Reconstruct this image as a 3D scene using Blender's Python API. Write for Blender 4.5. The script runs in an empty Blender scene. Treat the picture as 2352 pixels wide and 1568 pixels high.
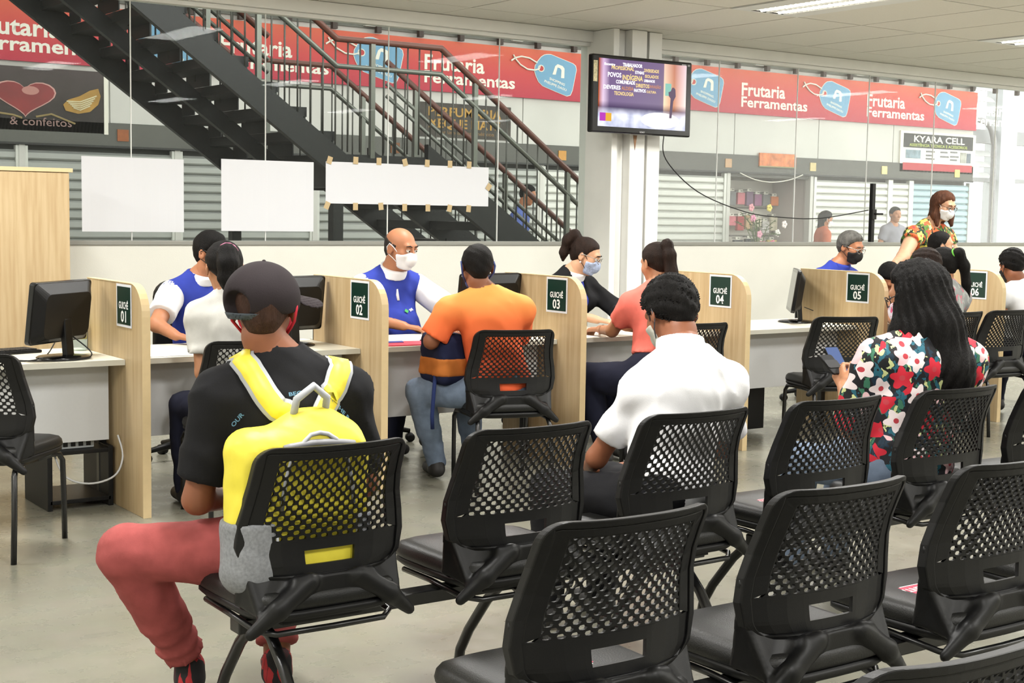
import bpy, math, random
import numpy as np
from mathutils import Vector, Matrix
random.seed(7)
scene = bpy.context.scene
col = scene.collection
PI = math.pi

# ------------------------------------------------------------ camera
CAM_H = 1.48
F_PX, YAW, PIT, ROL = 3273.0, math.radians(35.05), math.radians(5.17), math.radians(0.95)
_s, _c = math.sin(YAW), math.cos(YAW)
fwd = Vector((_s*math.cos(PIT), _c*math.cos(PIT), -math.sin(PIT)))
right0 = Vector((_c, -_s, 0)); up0 = right0.cross(fwd)
right = right0*math.cos(ROL) + up0*math.sin(ROL)
up = up0*math.cos(ROL) - right0*math.sin(ROL)
cam_d = bpy.data.cameras.new('camera'); cam = bpy.data.objects.new('camera', cam_d); col.objects.link(cam)
m = Matrix.Identity(4)
for i in range(3):
    m[i][0] = right[i]; m[i][1] = up[i]; m[i][2] = -fwd[i]
m[0][3], m[1][3], m[2][3] = 0, 0, CAM_H
cam.matrix_world = m
cam_d.sensor_width = 36; cam_d.lens = 36*F_PX/2352; cam_d.clip_start = .05; cam_d.clip_end = 300
scene.camera = cam

# ------------------------------------------------------------ world, exposure
w = bpy.data.worlds.new('overcast_sky'); scene.world = w; w.use_nodes = True
bg = w.node_tree.nodes['Background']; bg.inputs[0].default_value = (1, .985, .95, 1); bg.inputs[1].default_value = 3.9
vs = scene.view_settings
vs.view_transform = 'Standard'; vs.look = 'None'; vs.gamma = 1; vs.use_curve_mapping = False
vs.exposure = 0.12
LAMP_W = 74.0          # watts of one ceiling luminaire
LAMP_COL = (1.0, .985, .955)

scene.cycles.max_bounces = 5; scene.cycles.diffuse_bounces = 2; scene.cycles.glossy_bounces = 2; scene.cycles.transparent_max_bounces = 10
scene.cycles.caustics_reflective = False; scene.cycles.caustics_refractive = False

# ------------------------------------------------------------ materials
def lin(c):
    return tuple(((v/255)/12.92 if v/255 <= .04045 else ((v/255+.055)/1.055)**2.4) for v in c)
_mats = {}
def mat(name, rgb, rough=.5, metal=0, spec=.5, var=0, vscale=20, bump=0, bscale=80, coat=0, stretch=None, emit=None, es=1, sss=0, sheen=0):
    if name in _mats: return _mats[name]
    M = bpy.data.materials.new(name); M.use_nodes = True; nt = M.node_tree; b = nt.nodes['Principled BSDF']
    c = (*lin(rgb), 1)
    b.inputs['Base Color'].default_value = c; b.inputs['Roughness'].default_value = rough
    b.inputs['Metallic'].default_value = metal; b.inputs['Specular IOR Level'].default_value = spec
    if coat: b.inputs['Coat Weight'].default_value = coat
    if sheen: b.inputs['Sheen Weight'].default_value = sheen
    if emit: b.inputs['Emission Color'].default_value = (*lin(emit), 1); b.inputs['Emission Strength'].default_value = es
    if var or bump:
        tc = nt.nodes.new('ShaderNodeTexCoord'); mp = nt.nodes.new('ShaderNodeMapping')
        nt.links.new(tc.outputs['Object'], mp.inputs[0])
        if stretch: mp.inputs['Scale'].default_value = stretch
    if var:
        n = nt.nodes.new('ShaderNodeTexNoise'); n.inputs['Scale'].default_value = vscale; n.inputs['Detail'].default_value = 5
        nt.links.new(mp.outputs[0], n.inputs['Vector'])
        r = nt.nodes.new('ShaderNodeValToRGB'); r.color_ramp.elements[0].position = .3; r.color_ramp.elements[1].position = .7
        r.color_ramp.elements[0].color = tuple(v*(1-var) for v in c[:3])+(1,); r.color_ramp.elements[1].color = tuple(min(1, v*(1+var)) for v in c[:3])+(1,)
        nt.links.new(n.outputs['Fac'], r.inputs[0]); nt.links.new(r.outputs[0], b.inputs['Base Color'])
    if bump:
        n2 = nt.nodes.new('ShaderNodeTexNoise'); n2.inputs['Scale'].default_value = bscale; n2.inputs['Detail'].default_value = 3
        nt.links.new(mp.outputs[0], n2.inputs['Vector'])
        bp = nt.nodes.new('ShaderNodeBump'); bp.inputs['Strength'].default_value = bump; bp.inputs['Distance'].default_value = .01
        nt.links.new(n2.outputs['Fac'], bp.inputs['Height']); nt.links.new(bp.outputs[0], b.inputs['Normal'])
    _mats[name] = M; return M

def glow(name, rgb, s):
    if name in _mats: return _mats[name]
    M = bpy.data.materials.new(name); M.use_nodes = True; nt = M.node_tree; nt.nodes.clear()
    e = nt.nodes.new('ShaderNodeEmission'); e.inputs[0].default_value = (*lin(rgb), 1); e.inputs[1].default_value = s
    o = nt.nodes.new('ShaderNodeOutputMaterial'); nt.links.new(e.outputs[0], o.inputs[0]); _mats[name] = M; return M

def glass_mat(name, tint=(.93, .96, .95), haze=.05, rough=.0):
    M = bpy.data.materials.new(name); M.use_nodes = True; nt = M.node_tree; nt.nodes.clear(); L = nt.links.new
    o = nt.nodes.new('ShaderNodeOutputMaterial')
    t = nt.nodes.new('ShaderNodeBsdfTransparent'); t.inputs[0].default_value = (*tint, 1)
    g = nt.nodes.new('ShaderNodeBsdfGlossy'); g.inputs['Roughness'].default_value = rough
    d = nt.nodes.new('ShaderNodeBsdfDiffuse'); d.inputs[0].default_value = (.8, .8, .78, 1)
    lw = nt.nodes.new('ShaderNodeLayerWeight'); lw.inputs[0].default_value = .5
    pw = nt.nodes.new('ShaderNodeMath'); pw.operation = 'POWER'; pw.inputs[1].default_value = 5; L(lw.outputs['Facing'], pw.inputs[0])
    fr = nt.nodes.new('ShaderNodeMath'); fr.operation = 'MULTIPLY_ADD'; fr.inputs[1].default_value = .22; fr.inputs[2].default_value = .0025; L(pw.outputs[0], fr.inputs[0])
    tl_ = nt.nodes.new('ShaderNodeBsdfTranslucent'); tl_.inputs[0].default_value = (.9, .9, .9, 1)
    m0 = nt.nodes.new('ShaderNodeMixShader'); m0.inputs[0].default_value = .6; L(d.outputs[0], m0.inputs[1]); L(tl_.outputs[0], m0.inputs[2])
    m1 = nt.nodes.new('ShaderNodeMixShader'); m1.inputs[0].default_value = haze; L(t.outputs[0], m1.inputs[1]); L(m0.outputs[0], m1.inputs[2])
    m2 = nt.nodes.new('ShaderNodeMixShader'); L(fr.outputs[0], m2.inputs[0]); L(m1.outputs[0], m2.inputs[1]); L(g.outputs[0], m2.inputs[2])
    L(m2.outputs[0], o.inputs[0]); _mats[name] = M; return M

def ramp_mat(name, stops, axis=2, lo=0., hi=1., rough=.5, noise=0, nscale=3):
    """print whose colour runs along an object axis between lo and hi"""
    M = bpy.data.materials.new(name); M.use_nodes = True; nt = M.node_tree; b = nt.nodes['Principled BSDF']; L = nt.links.new
    b.inputs['Roughness'].default_value = rough
    tc = nt.nodes.new('ShaderNodeTexCoord'); sp = nt.nodes.new('ShaderNodeSeparateXYZ'); L(tc.outputs['Object'], sp.inputs[0])
    mr = nt.nodes.new('ShaderNodeMapRange'); mr.inputs[1].default_value = lo; mr.inputs[2].default_value = hi; L(sp.outputs[axis], mr.inputs[0])
    src = mr.outputs[0]
    if noise:
        n = nt.nodes.new('ShaderNodeTexNoise'); n.inputs['Scale'].default_value = nscale; L(tc.outputs['Object'], n.inputs['Vector'])
        a = nt.nodes.new('ShaderNodeMath'); a.operation = 'MULTIPLY_ADD'; a.inputs[1].default_value = noise; L(n.outputs['Fac'], a.inputs[0]); L(src, a.inputs[2])
        a2 = nt.nodes.new('ShaderNodeMath'); a2.operation = 'SUBTRACT'; a2.inputs[1].default_value = noise/2; L(a.outputs[0], a2.inputs[0]); src = a2.outputs[0]
    r = nt.nodes.new('ShaderNodeValToRGB'); el = r.color_ramp.elements
    while len(el) < len(stops): el.new(.5)
    for e, (p, c) in zip(el, stops): e.position = p; e.color = (*lin(c), 1)
    L(src, r.inputs[0]); L(r.outputs[0], b.inputs['Base Color']); _mats[name] = M; return M

# ------------------------------------------------------------ mesh building
class MB:
    def __init__(s): s.v = []; s.f = []
    def add(s, vs, fs):
        n = len(s.v); s.v += [tuple(p) for p in vs]; s.f += [tuple(i+n for i in f) for f in fs]; return s
    def box(s, c, d, R=None):
        hx, hy, hz = d[0]/2, d[1]/2, d[2]/2
        P = [Vector((x, y, z)) for x in (-hx, hx) for y in (-hy, hy) for z in (-hz, hz)]
        if R is not None: P = [R @ p for p in P]
        c = Vector(c)
        return s.add([p+c for p in P], [(0, 1, 3, 2), (4, 6, 7, 5), (0, 4, 5, 1), (2, 3, 7, 6), (0, 2, 6, 4), (1, 5, 7, 3)])
    def b2(s, a, b):
        return s.box([(a[i]+b[i])/2 for i in range(3)], [abs(b[i]-a[i]) for i in range(3)])
    def tube(s, path, r, n=8, closed=False, flat=None):
        P = [Vector(p) for p in path]; N = len(P); rs = r if isinstance(r, (list, tuple)) else [r]*N
        rings = []; ref = None
        for i, p in enumerate(P):
            if closed: t = (P[(i+1) % N]-P[i-1])
            else: t = (P[min(i+1, N-1)]-P[max(i-1, 0)])
            t.normalize()
            if ref is None:
                ref = Vector((0, 0, 1)) if abs(t.z) < .9 else Vector((1, 0, 0))
            a = (ref - t*ref.dot(t)).normalized(); b = t.cross(a); ref = a
            rings.append([p+(a*math.cos(2*PI*k/n)+b*math.sin(2*PI*k/n))*rs[i] for k in range(n)])
        vs = [q for R in rings for q in R]; fs = []
        for i in range(N if closed else N-1):
            j = (i+1) % N
            for k in range(n):
                fs.append((i*n+k, i*n+(k+1) % n, j*n+(k+1) % n, j*n+k))
        if not closed:
            fs.append(tuple(range(n))[::-1]); fs.append(tuple((N-1)*n+k for k in range(n)))
        return s.add(vs, fs)
    def prism(s, poly, z0, z1, M=None):
        """polygon in the xy plane pushed from z0 to z1, then moved by matrix M"""
        n = len(poly); vs = [Vector((p[0], p[1], z0)) for p in poly]+[Vector((p[0], p[1], z1)) for p in poly]
        if M is not None: vs = [M @ p for p in vs]
        fs = [tuple(range(n))[::-1], tuple(range(n, 2*n))]+[(i, (i+1) % n, n+(i+1) % n, n+i) for i in range(n)]
        return s.add(vs, fs)
    def lathe(s, prof, c=(0, 0, 0), n=16):
        c = Vector(c); N = len(prof)
        vs = [c+Vector((r*math.cos(2*PI*k/n), r*math.sin(2*PI*k/n), z)) for r, z in prof for k in range(n)]
        fs = [(i*n+k, i*n+(k+1) % n, (i+1)*n+(k+1) % n, (i+1)*n+k) for i in range(N-1) for k in range(n)]
        fs += [tuple(range(n))[::-1], tuple((N-1)*n+k for k in range(n))]
        return s.add(vs, fs)
    def ball(s, c, r, n=12, k=8):
        rr = r if isinstance(r, (tuple, list)) else (r, r, r)
        vs = []; fs = []
        for i in range(k+1):
            th = PI*i/k
            for j in range(n): vs.append((c[0]+rr[0]*math.sin(th)*math.cos(2*PI*j/n), c[1]+rr[1]*math.sin(th)*math.sin(2*PI*j/n), c[2]+rr[2]*math.cos(th)))
        for i in range(k):
            for j in range(n): fs.append((i*n+j, (i+1)*n+j, (i+1)*n+(j+1) % n, i*n+(j+1) % n))
        return s.add(vs, fs)
    def mesh(s, name, smooth=False):
        me = bpy.data.meshes.new(name); me.from_pydata(s.v, [], s.f); me.validate(clean_customdata=False)
        if smooth: me.polygons.foreach_set('use_smooth', [True]*len(me.polygons))
        me.update(); return me
    def build(s, name, M, parent=None, smooth=False, bevel=0, seg=2, **k):
        return obj(name, s.mesh(name, smooth), M, parent, bevel, seg, **k)

def obj(name, me, M, parent=None, bevel=0, seg=2, loc=None, rot=None, auto=None):
    o = bpy.data.objects.new(name, me); col.objects.link(o)
    if M is not None and not me.materials: me.materials.append(M)
    if parent is not None: o.parent = parent
    if loc is not None: o.location = loc
    if rot is not None: o.rotation_euler = rot
    if bevel:
        b = o.modifiers.new('bevel', 'BEVEL'); b.width = bevel; b.segments = seg; b.limit_method = 'ANGLE'; b.angle_limit = math.radians(40)
        b.harden_normals = False
    return o
def tag(o, label, cat, group=None):
    o['label'] = label; o['category'] = cat
    if group: o['group'] = group
    return o
def struct(o, label=None, cat=None):
    o['kind'] = 'structure'
    if label: o['label'] = label
    if cat: o['category'] = cat
    return o
def empty(name, loc=(0, 0, 0), rz=0, label=None, cat=None, group=None, kind=None):
    o = bpy.data.objects.new(name, None); col.objects.link(o); o.location = loc; o.rotation_euler = (0, 0, rz)
    o.empty_display_size = .1
    if label: tag(o, label, cat, group)
    if kind: o['kind'] = kind
    return o
def copy_tree(o, parent=None):
    c = o.copy(); col.objects.link(c); c.parent = parent
    for ch in [x for x in bpy.data.objects if x.parent == o]: copy_tree(ch, c)
    return c
def rrect(w_, h_, r, n=5, cx=0, cy=0):
    pts = []
    for (sx, sy, a0) in ((1, 1, 0), (-1, 1, 90), (-1, -1, 180), (1, -1, 270)):
        for k in range(n+1):
            a = math.radians(a0+90*k/n); pts.append((cx+sx*(w_/2-r)+r*math.cos(a), cy+sy*(h_/2-r)+r*math.sin(a)))
    return pts

# frame matrices: local x,y in plane, z out of the plane
def frame(o, x, y):
    x = Vector(x).normalized(); y = Vector(y).normalized(); z = x.cross(y)
    M = Matrix.Identity(4)
    for i in range(3): M[i][0] = x[i]; M[i][1] = y[i]; M[i][2] = z[i]; M[i][3] = o[i]
    return M
_txt = {}
def text_mesh(s, bold=True, ext=.0):
    key = (s, bold, ext)
    if key in _txt: return _txt[key].copy()
    cu = bpy.data.curves.new('lettering', 'FONT'); cu.body = s; cu.align_x = 'LEFT'; cu.align_y = 'BOTTOM_BASELINE'; cu.size = 1; cu.resolution_u = 2; cu.extrude = ext
    if bold: cu.offset = .022
    o = bpy.data.objects.new('lettering', cu); col.objects.link(o)
    bpy.context.view_layer.update()
    me = bpy.data.meshes.new_from_object(o); bpy.data.objects.remove(o); bpy.data.curves.remove(cu)
    _txt[key] = me; return me.copy()
def text(s, M, w_=None, h_=None, material=None, parent=None, name='lettering', bold=True, align='l', skew=0, thick=.001):
    """lettering fitted into width w_ (of the string) and capital height h_, its lower left (or centre) at the origin of M"""
    me = text_mesh(s, bold); n = len(me.vertices)
    if n == 0: return None
    co = np.empty(n*3, np.float32); me.vertices.foreach_get('co', co); co = co.reshape(-1, 3)
    sy = (h_ or .1)/.72; x0, x1 = co[:, 0].min(), co[:, 0].max()
    sx = w_/(x1-x0) if w_ else sy
    co[:, 0] -= x0 if align == 'l' else (x0+x1)/2
    co[:, 0] *= sx; co[:, 1] *= sy; co[:, 0] += skew*co[:, 1]; co[:, 2] = thick
    A = np.array(M); co = co @ A[:3, :3].T + A[:3, 3]
    me.vertices.foreach_set('co', co.astype(np.float32).ravel()); me.update(); me.materials.clear()
    return obj(name, me, material, parent)
# ------------------------------------------------------------ people: smooth bodies polygonised from distance fields
A = lambda *v: np.array(v, np.float32)
def unit(v): v = np.asarray(v, np.float32); return v/(np.linalg.norm(v)+1e-9)
def cone(P, a, b, ra, rb):
    a = np.asarray(a, np.float32); b = np.asarray(b, np.float32); ba = b-a; pa = P-a
    h = np.clip((pa @ ba)/(ba @ ba+1e-9), 0, 1)
    d = pa-h[:, None]*ba
    return np.sqrt((d*d).sum(1))-(ra+(rb-ra)*h)
def ell(P, c, r, R=None):
    q = P-np.asarray(c, np.float32)
    if R is not None: q = q @ R.T
    r = np.asarray(r, np.float32); k0 = np.sqrt(((q/r)**2).sum(1)); k1 = np.sqrt(((q/(r*r))**2).sum(1))+1e-9
    return k0*(k0-1)/k1
def rbox(P, c, b, r, R=None):
    q = P-np.asarray(c, np.float32)
    if R is not None: q = q @ R.T
    q = np.abs(q)-(np.asarray(b, np.float32)-r)
    return np.sqrt((np.maximum(q, 0)**2).sum(1))+np.minimum(q.max(1), 0)-r
def smin(a, b, k):
    h = np.clip(.5+.5*(b-a)/k, 0, 1); return b+(a-b)*h-k*h*(1-h)
def smax(a, b, k): return -smin(-a, -b, k)
def plane(P, o, n): return (P-np.asarray(o, np.float32)) @ unit(n)
def wrinkle(P, amp, s=1.):
    x, y, z = P[:, 0]*s, P[:, 1]*s, P[:, 2]*s
    rid = 1-np.abs(np.sin(14*z+17*x+6*y+1.6*np.sin(13*x+5*z)+1.2*np.sin(17*y)))
    return amp*(np.sin(23*x+9*z+2.1*np.sin(11*y+5*z))*np.sin(17*z-12*y+1.7*np.sin(9*x)) + .6*np.sin(41*z+13*x+2*np.sin(19*y)) - 1.3*rid**3 + .35*np.sin(74*z+31*x+26*y+2*np.sin(23*x)))
def nets(f, lo, hi, res):
    lo = np.asarray(lo, np.float32); hi = np.asarray(hi, np.float32); n = np.maximum(4, np.ceil((hi-lo)/res).astype(int)+1)
    ax = [lo[i]+res*np.arange(n[i], dtype=np.float32) for i in range(3)]
    G = np.stack(np.meshgrid(*ax, indexing='ij'), -1).reshape(-1, 3)
    V = f(G).reshape(n).astype(np.float32)
    ins = V < 0
    cnt = np.zeros(n-1, np.int8)
    offs = [(i, j, k) for i in (0, 1) for j in (0, 1) for k in (0, 1)]
    sl = lambda o: tuple(slice(o[d], n[d]-1+o[d]) for d in range(3))
    for o in offs: cnt += ins[sl(o)]
    act = (cnt > 0) & (cnt < 8); idx = np.argwhere(act)
    if len(idx) == 0: return np.zeros((0, 3)), np.zeros((0, 4), int)
    vid = -np.ones(n-1, np.int64); vid[act] = np.arange(len(idx))
    cv = {o: V[idx[:, 0]+o[0], idx[:, 1]+o[1], idx[:, 2]+o[2]] for o in offs}
    acc = np.zeros((len(idx), 3), np.float32); m_ = np.zeros(len(idx), np.float32)
    for o in offs:
        for d in range(3):
            if o[d]: continue
            p = list(o); p[d] = 1; p = tuple(p); a, b = cv[o], cv[p]; s = (a < 0) != (b < 0)
            t = np.where(s, a/np.where(s, a-b, 1), 0); e = np.tile(np.array(o, np.float32), (len(idx), 1)); e[:, d] = t
            acc += e*s[:, None]; m_ += s
    verts = lo+res*(idx+acc/m_[:, None])
    F = []
    for d in range(3):
        u, w_ = (d+1) % 3, (d+2) % 3
        a = [slice(1, -1)]*3; a[d] = slice(0, n[d]-1); b = list(a); b[d] = slice(1, n[d])
        s = ins[tuple(a)] != ins[tuple(b)]; e = np.argwhere(s); e[:, u] += 1; e[:, w_] += 1
        if len(e) == 0: continue
        fl_ = ins[e[:, 0], e[:, 1], e[:, 2]]
        def c(du, dw):
            q = e.copy(); q[:, u] -= du; q[:, w_] -= dw; return vid[q[:, 0], q[:, 1], q[:, 2]]
        quad = np.stack([c(1, 1), c(0, 1), c(0, 0), c(1, 0)], 1)
        quad[~fl_] = quad[~fl_][:, ::-1]; F.append(quad)
    F = np.concatenate(F); F = F[(F >= 0).all(1)]
    return verts, F
def np_mesh(name, parts):
    vs = []; fs = []; n = 0
    for v, f in parts:
        vs.append(v); fs.append(f+n); n += len(v)
    v = np.concatenate(vs); f = np.concatenate(fs)
    me = bpy.data.meshes.new(name); me.vertices.add(len(v)); me.vertices.foreach_set('co', v.astype(np.float32).ravel())
    me.loops.add(f.size); me.loops.foreach_set('vertex_index', f.astype(np.int32).ravel())
    me.polygons.add(len(f)); me.polygons.foreach_set('loop_start', np.arange(0, f.size, 4, dtype=np.int32))
    me.polygons.foreach_set('use_smooth', np.ones(len(f), bool)); me.update(calc_edges=True); return me
def sobj(name, f, lo, hi, res, M, parent):
    v, q = nets(f, lo, hi, res)
    if len(q) == 0: return None
    return obj(name, np_mesh(name, [(v, q)]), M, parent)

def tri(P, a, b, c):
    """unsigned distance to a triangle"""
    a, b, c = [np.asarray(v, np.float32) for v in (a, b, c)]; ba, cb, ac = b-a, c-b, a-c; pa, pb, pc = P-a, P-b, P-c; n = np.cross(ba, ac)
    ins = (np.sign(pa @ np.cross(ba, n))+np.sign(pb @ np.cross(cb, n))+np.sign(pc @ np.cross(ac, n))) < 2
    def seg(p, e): h = np.clip((p @ e)/(e @ e), 0, 1)[:, None]; d = p-e*h; return (d*d).sum(1)
    e = np.minimum(np.minimum(seg(pa, ba), seg(pb, cb)), seg(pc, ac)); fl_ = (pa @ n)**2/(n @ n)
    return np.sqrt(np.where(ins, e, fl_))
# ------------------------------------------------------------ the room
YW = 9.5; CEIL = 2.99
XL, XR, YB = -2.2, 17.0, -2.6

def floor_mat():
    M = bpy.data.materials.new('polished_concrete'); M.use_nodes = True; nt = M.node_tree; b = nt.nodes['Principled BSDF']; L = nt.links.new
    tc = nt.nodes.new('ShaderNodeTexCoord')
    n1 = nt.nodes.new('ShaderNodeTexNoise'); n1.inputs['Scale'].default_value = .55; n1.inputs['Detail'].default_value = 8; n1.inputs['Roughness'].default_value = .62
    n2 = nt.nodes.new('ShaderNodeTexNoise'); n2.inputs['Scale'].default_value = 9; n2.inputs['Detail'].default_value = 6
    mp = nt.nodes.new('ShaderNodeMapping'); mp.inputs['Scale'].default_value = (.5, 1.6, 1); mp.inputs['Rotation'].default_value = (0, 0, .6)
    L(tc.outputs['Object'], mp.inputs[0]); L(mp.outputs[0], n1.inputs['Vector']); L(tc.outputs['Object'], n2.inputs['Vector'])
    r = nt.nodes.new('ShaderNodeValToRGB'); e = r.color_ramp.elements
    e[0].position = .25; e[0].color = (*lin((106, 104, 88)), 1); e[1].position = .75; e[1].color = (*lin((140, 137, 120)), 1)
    L(n1.outputs['Fac'], r.inputs[0])
    mx = nt.nodes.new('ShaderNodeMix'); mx.data_type = 'RGBA'; mx.blend_type = 'MULTIPLY'; mx.inputs[0].default_value = .12
    L(r.outputs[0], mx.inputs[6]); L(n2.outputs['Color'], mx.inputs[7])
    g = nt.nodes.new('ShaderNodeBrightContrast'); g.inputs[1].default_value = .04; L(mx.outputs[2], g.inputs[0])
    L(g.outputs[0], b.inputs['Base Color'])
    r2 = nt.nodes.new('ShaderNodeMapRange'); r2.inputs[3].default_value = .16; r2.inputs[4].default_value = .42; L(n2.outputs['Fac'], r2.inputs[0]); L(r2.outputs[0], b.inputs['Roughness'])
    return M
fl = MB().b2((XL, YB, -.1), (XR, YW+.08, 0)).build('floor', floor_mat()); struct(fl)

white_wall = mat('white_painted_wall', (226, 225, 214), .7, var=.02, vscale=3, bump=.06, bscale=120)
white_steel = mat('white_painted_steel', (240, 239, 233), .4, var=.03, vscale=4)
grey_trim = mat('grey_aluminium_trim', (150, 150, 142), .45, .3)
struct(MB().b2((XL, YW, 0), (XR, YW+.12, 1.225)).build('wall_back', white_wall))
struct(MB().b2((XL, YW-.012, 1.215), (XR, YW+.13, 1.245)).build('trim_1', grey_trim, bevel=.003))
struct(MB().b2((XL-.1, YB, 0), (XL, YW+.12, CEIL)).build('wall_left', white_wall))
struct(MB().b2((XL, YB-.1, 0), (XR, YB, CEIL)).build('wall_front', white_wall))
struct(MB().b2((XR, YB, 0), (XR+.1, YW+.12, CEIL)).build('wall_right', white_wall))
# head channel above the glass
b = MB().b2((XL, YW-.03, 2.90), (XR, YW+.14, CEIL)).b2((XL, YW+.01, 2.868), (XR, YW+.10, 2.90))
struct(b.build('trim_2', white_steel, bevel=.004))
# ceiling: suspended tiles on a recessed grid
TX, TY = .713, 1.25
ceil = empty('ceiling', (0, 0, CEIL), kind='structure')
tile_m = mat('mineral_fibre_tile', (236, 233, 222), .9, var=.02, vscale=60, bump=.15, bscale=300)
grid_m = mat('ceiling_grid_bar', (44, 42, 38), .7)
tl = MB().box((0, 0, .012), (TX-.018, TY-.018, .02)).mesh('ceiling_tile')
LAMPS = []
x0 = 4.86*1.51; y0 = 9.03           # a grid node
nx0 = int(math.floor((XL-x0)/TX)); nx1 = int(math.ceil((XR-x0)/TX)); ny0 = int(math.floor((YB-y0)/TY)); ny1 = 1
for ix in range(nx0, nx1):
    for iy in range(ny0, ny1):
        cx, cy = x0+(ix+.5)*TX, y0+(iy+.5)*TY
        a, bb = max(cx-TX/2, XL), min(cx+TX/2, XR); c_, d_ = max(cy-TY/2, YB), min(cy+TY/2, YW)
        if bb-a < .05 or d_-c_ < .05: continue
        lampcell = (ix % 4 == 0) and (iy in (-2, -5, -8))
        if lampcell and XL+.5 < cx < XR-.5 and iy >= -9: LAMPS.append((cx, cy)); continue
        full = abs(bb-a-TX) < .01 and abs(d_-c_-TY) < .01
        if full: obj('ceiling_tile', tl, tile_m, ceil, loc=(cx, cy, 0))
        else: MB().b2((a+.003, c_+.003, .002), (bb-.003, d_-.003, .022)).build('ceiling_tile', tile_m, ceil)
gb = MB().b2((XL, YB, .02), (XR, YW, .03))
gb.build('ceiling_backing', grid_m, ceil)
# luminaires: recessed white trays with two fluorescent tubes
tray_m = mat('white_enamel_tray', (235, 235, 230), .35)
tube_m = glow('fluorescent_tube', (255, 250, 238), 9)
tray = MB()
hx, hy = TX/2-.02, TY/2-.01
for a, bb in (((-hx, -hy, -.004), (-.17, hy, .012)), ((.17, -hy, -.004), (hx, hy, .012)), ((-.17, -hy, -.004), (.17, -hy+.03, .012)), ((-.17, hy-.03, -.004), (.17, hy, .012)),
              ((-.17, -hy, .010), (.17, hy, .016)), ((-.012, -hy+.03, -.004), (.012, hy-.03, .010))):
    tray.b2(a, bb)
tray_me = tray.mesh('tray'); lat = MB()
for k in range(24): lat.b2((-.165, -hy+.05+k*.05, -.003), (.165, -hy+.053+k*.05, .004))
lat_me = lat.mesh('louvre'); tubeme = [MB().tube([(sx, -hy+.06, .004), (sx, hy-.06, .004)], .012, 8).mesh('tube', True) for sx in (-.09, .09)]
def lname(cx, cy):
    vis = [(x, y) for x, y in LAMPS if 6.2 < y < 8.2]
    return
for i, (cx, cy) in enumerate(sorted(LAMPS)):
    seen = cy > 6 and cx > 6
    if cy > 6 and 6.5 < cx < 8.5: lab = 'recessed fluorescent ceiling light above the television, cut by the top edge'
    elif cy > 6 and 9.3 < cx < 11: lab = 'recessed fluorescent ceiling light at the right edge of the ceiling'
    else: lab = 'recessed fluorescent ceiling light outside the picture'
    t = empty('ceiling_light', (cx, cy, CEIL), 0, lab, 'ceiling light', 'recessed ceiling lights')
    obj('tray', tray_me, tray_m, t); obj('louvre', lat_me, tray_m, t)
    for q in tubeme: obj('tube', q, tube_m, t)
    ld = bpy.data.lights.new('tube_light', 'AREA'); ld.shape = 'RECTANGLE'; ld.size = .30; ld.size_y = 1.1; ld.energy = LAMP_W; ld.color = LAMP_COL
    lo = bpy.data.objects.new('tube_light', ld); col.objects.link(lo); lo.parent = t; lo.location = (0, 0, -.012)

# steel column with folded flanges
cm = MB(); X0 = 7.42
for a, bb in (((X0, YW-.30, 0), (X0+.06, YW+.14, CEIL)), ((X0+.06, YW-.24, 0), (X0+.17, YW-.05, CEIL)), ((X0+.17, YW-.33, 0), (X0+.33, YW-.05, CEIL)),
              ((X0+.33, YW-.24, 0), (X0+.38, YW-.05, CEIL)), ((X0+.38, YW-.30, 0), (X0+.52, YW+.14, CEIL))): cm.b2(a, bb)
struct(cm.build('wall_column', white_steel, bevel=.006))
# glass partition, one pane per metre, with pale sealant joints
GL = glass_mat('clear_glass', haze=.014); GL2 = glass_mat('daylight_haze_glass', haze=.13)  # same glass twice; the second has the bright daylight veil mixed in as haze
seal = mat('pale_sealant', (240, 240, 236), .5)
for wname, joints, ends in (('window_1', [.49, 1.49, 2.49, 3.49, 4.49, 5.51, 6.53], (XL, X0+.02)), ('window_2', [8.92, 9.92, 10.91, 11.9, 12.9, 13.9, 14.9, 15.9], (X0+.5, XR))):
    win = empty(wname, (0, YW+.05, 0), kind='structure')
    xs = [ends[0]]+joints+[ends[1]]
    for a, bb in zip(xs, xs[1:]):
        MB().b2((a+.002, -.004, 1.24), (bb-.002, .004, 2.875)).build('pane', GL if wname == 'window_1' else GL2, win)
    for j in joints: MB().b2((j-.0025, -.006, 1.245), (j+.0025, .006, 2.868)).build('sealant_joint', seal, win)
# ------------------------------------------------------------ service counters
def wood_mat(name, a, bcol):
    M = bpy.data.materials.new(name); M.use_nodes = True; nt = M.node_tree; b = nt.nodes['Principled BSDF']; L = nt.links.new
    tc = nt.nodes.new('ShaderNodeTexCoord'); mp = nt.nodes.new('ShaderNodeMapping'); mp.inputs['Scale'].default_value = (14, 14, .8); L(tc.outputs['Object'], mp.inputs[0])
    n = nt.nodes.new('ShaderNodeTexNoise'); n.inputs['Scale'].default_value = 3; n.inputs['Detail'].default_value = 6; L(mp.outputs[0], n.inputs['Vector'])
    r = nt.nodes.new('ShaderNodeValToRGB'); e = r.color_ramp.elements; e[0].position = .35; e[0].color = (*lin(a), 1); e[1].position = .65; e[1].color = (*lin(bcol), 1)
    L(n.outputs['Fac'], r.inputs[0]); L(r.outputs[0], b.inputs['Base Color']); b.inputs['Roughness'].default_value = .45; return M
maple = wood_mat('maple_laminate', (182, 155, 114), (198, 174, 134))
maple_edge = mat('maple_edge_band', (214, 190, 146), .4, var=.03, vscale=30)
ivory = mat('ivory_worktop', (226, 221, 203), .35, var=.015, vscale=40)
ivory_edge = mat('ivory_edge_band', (205, 203, 190), .4)
grey_panel = mat('light_grey_panel', (205, 206, 206), .5, var=.01, vscale=60)
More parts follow.
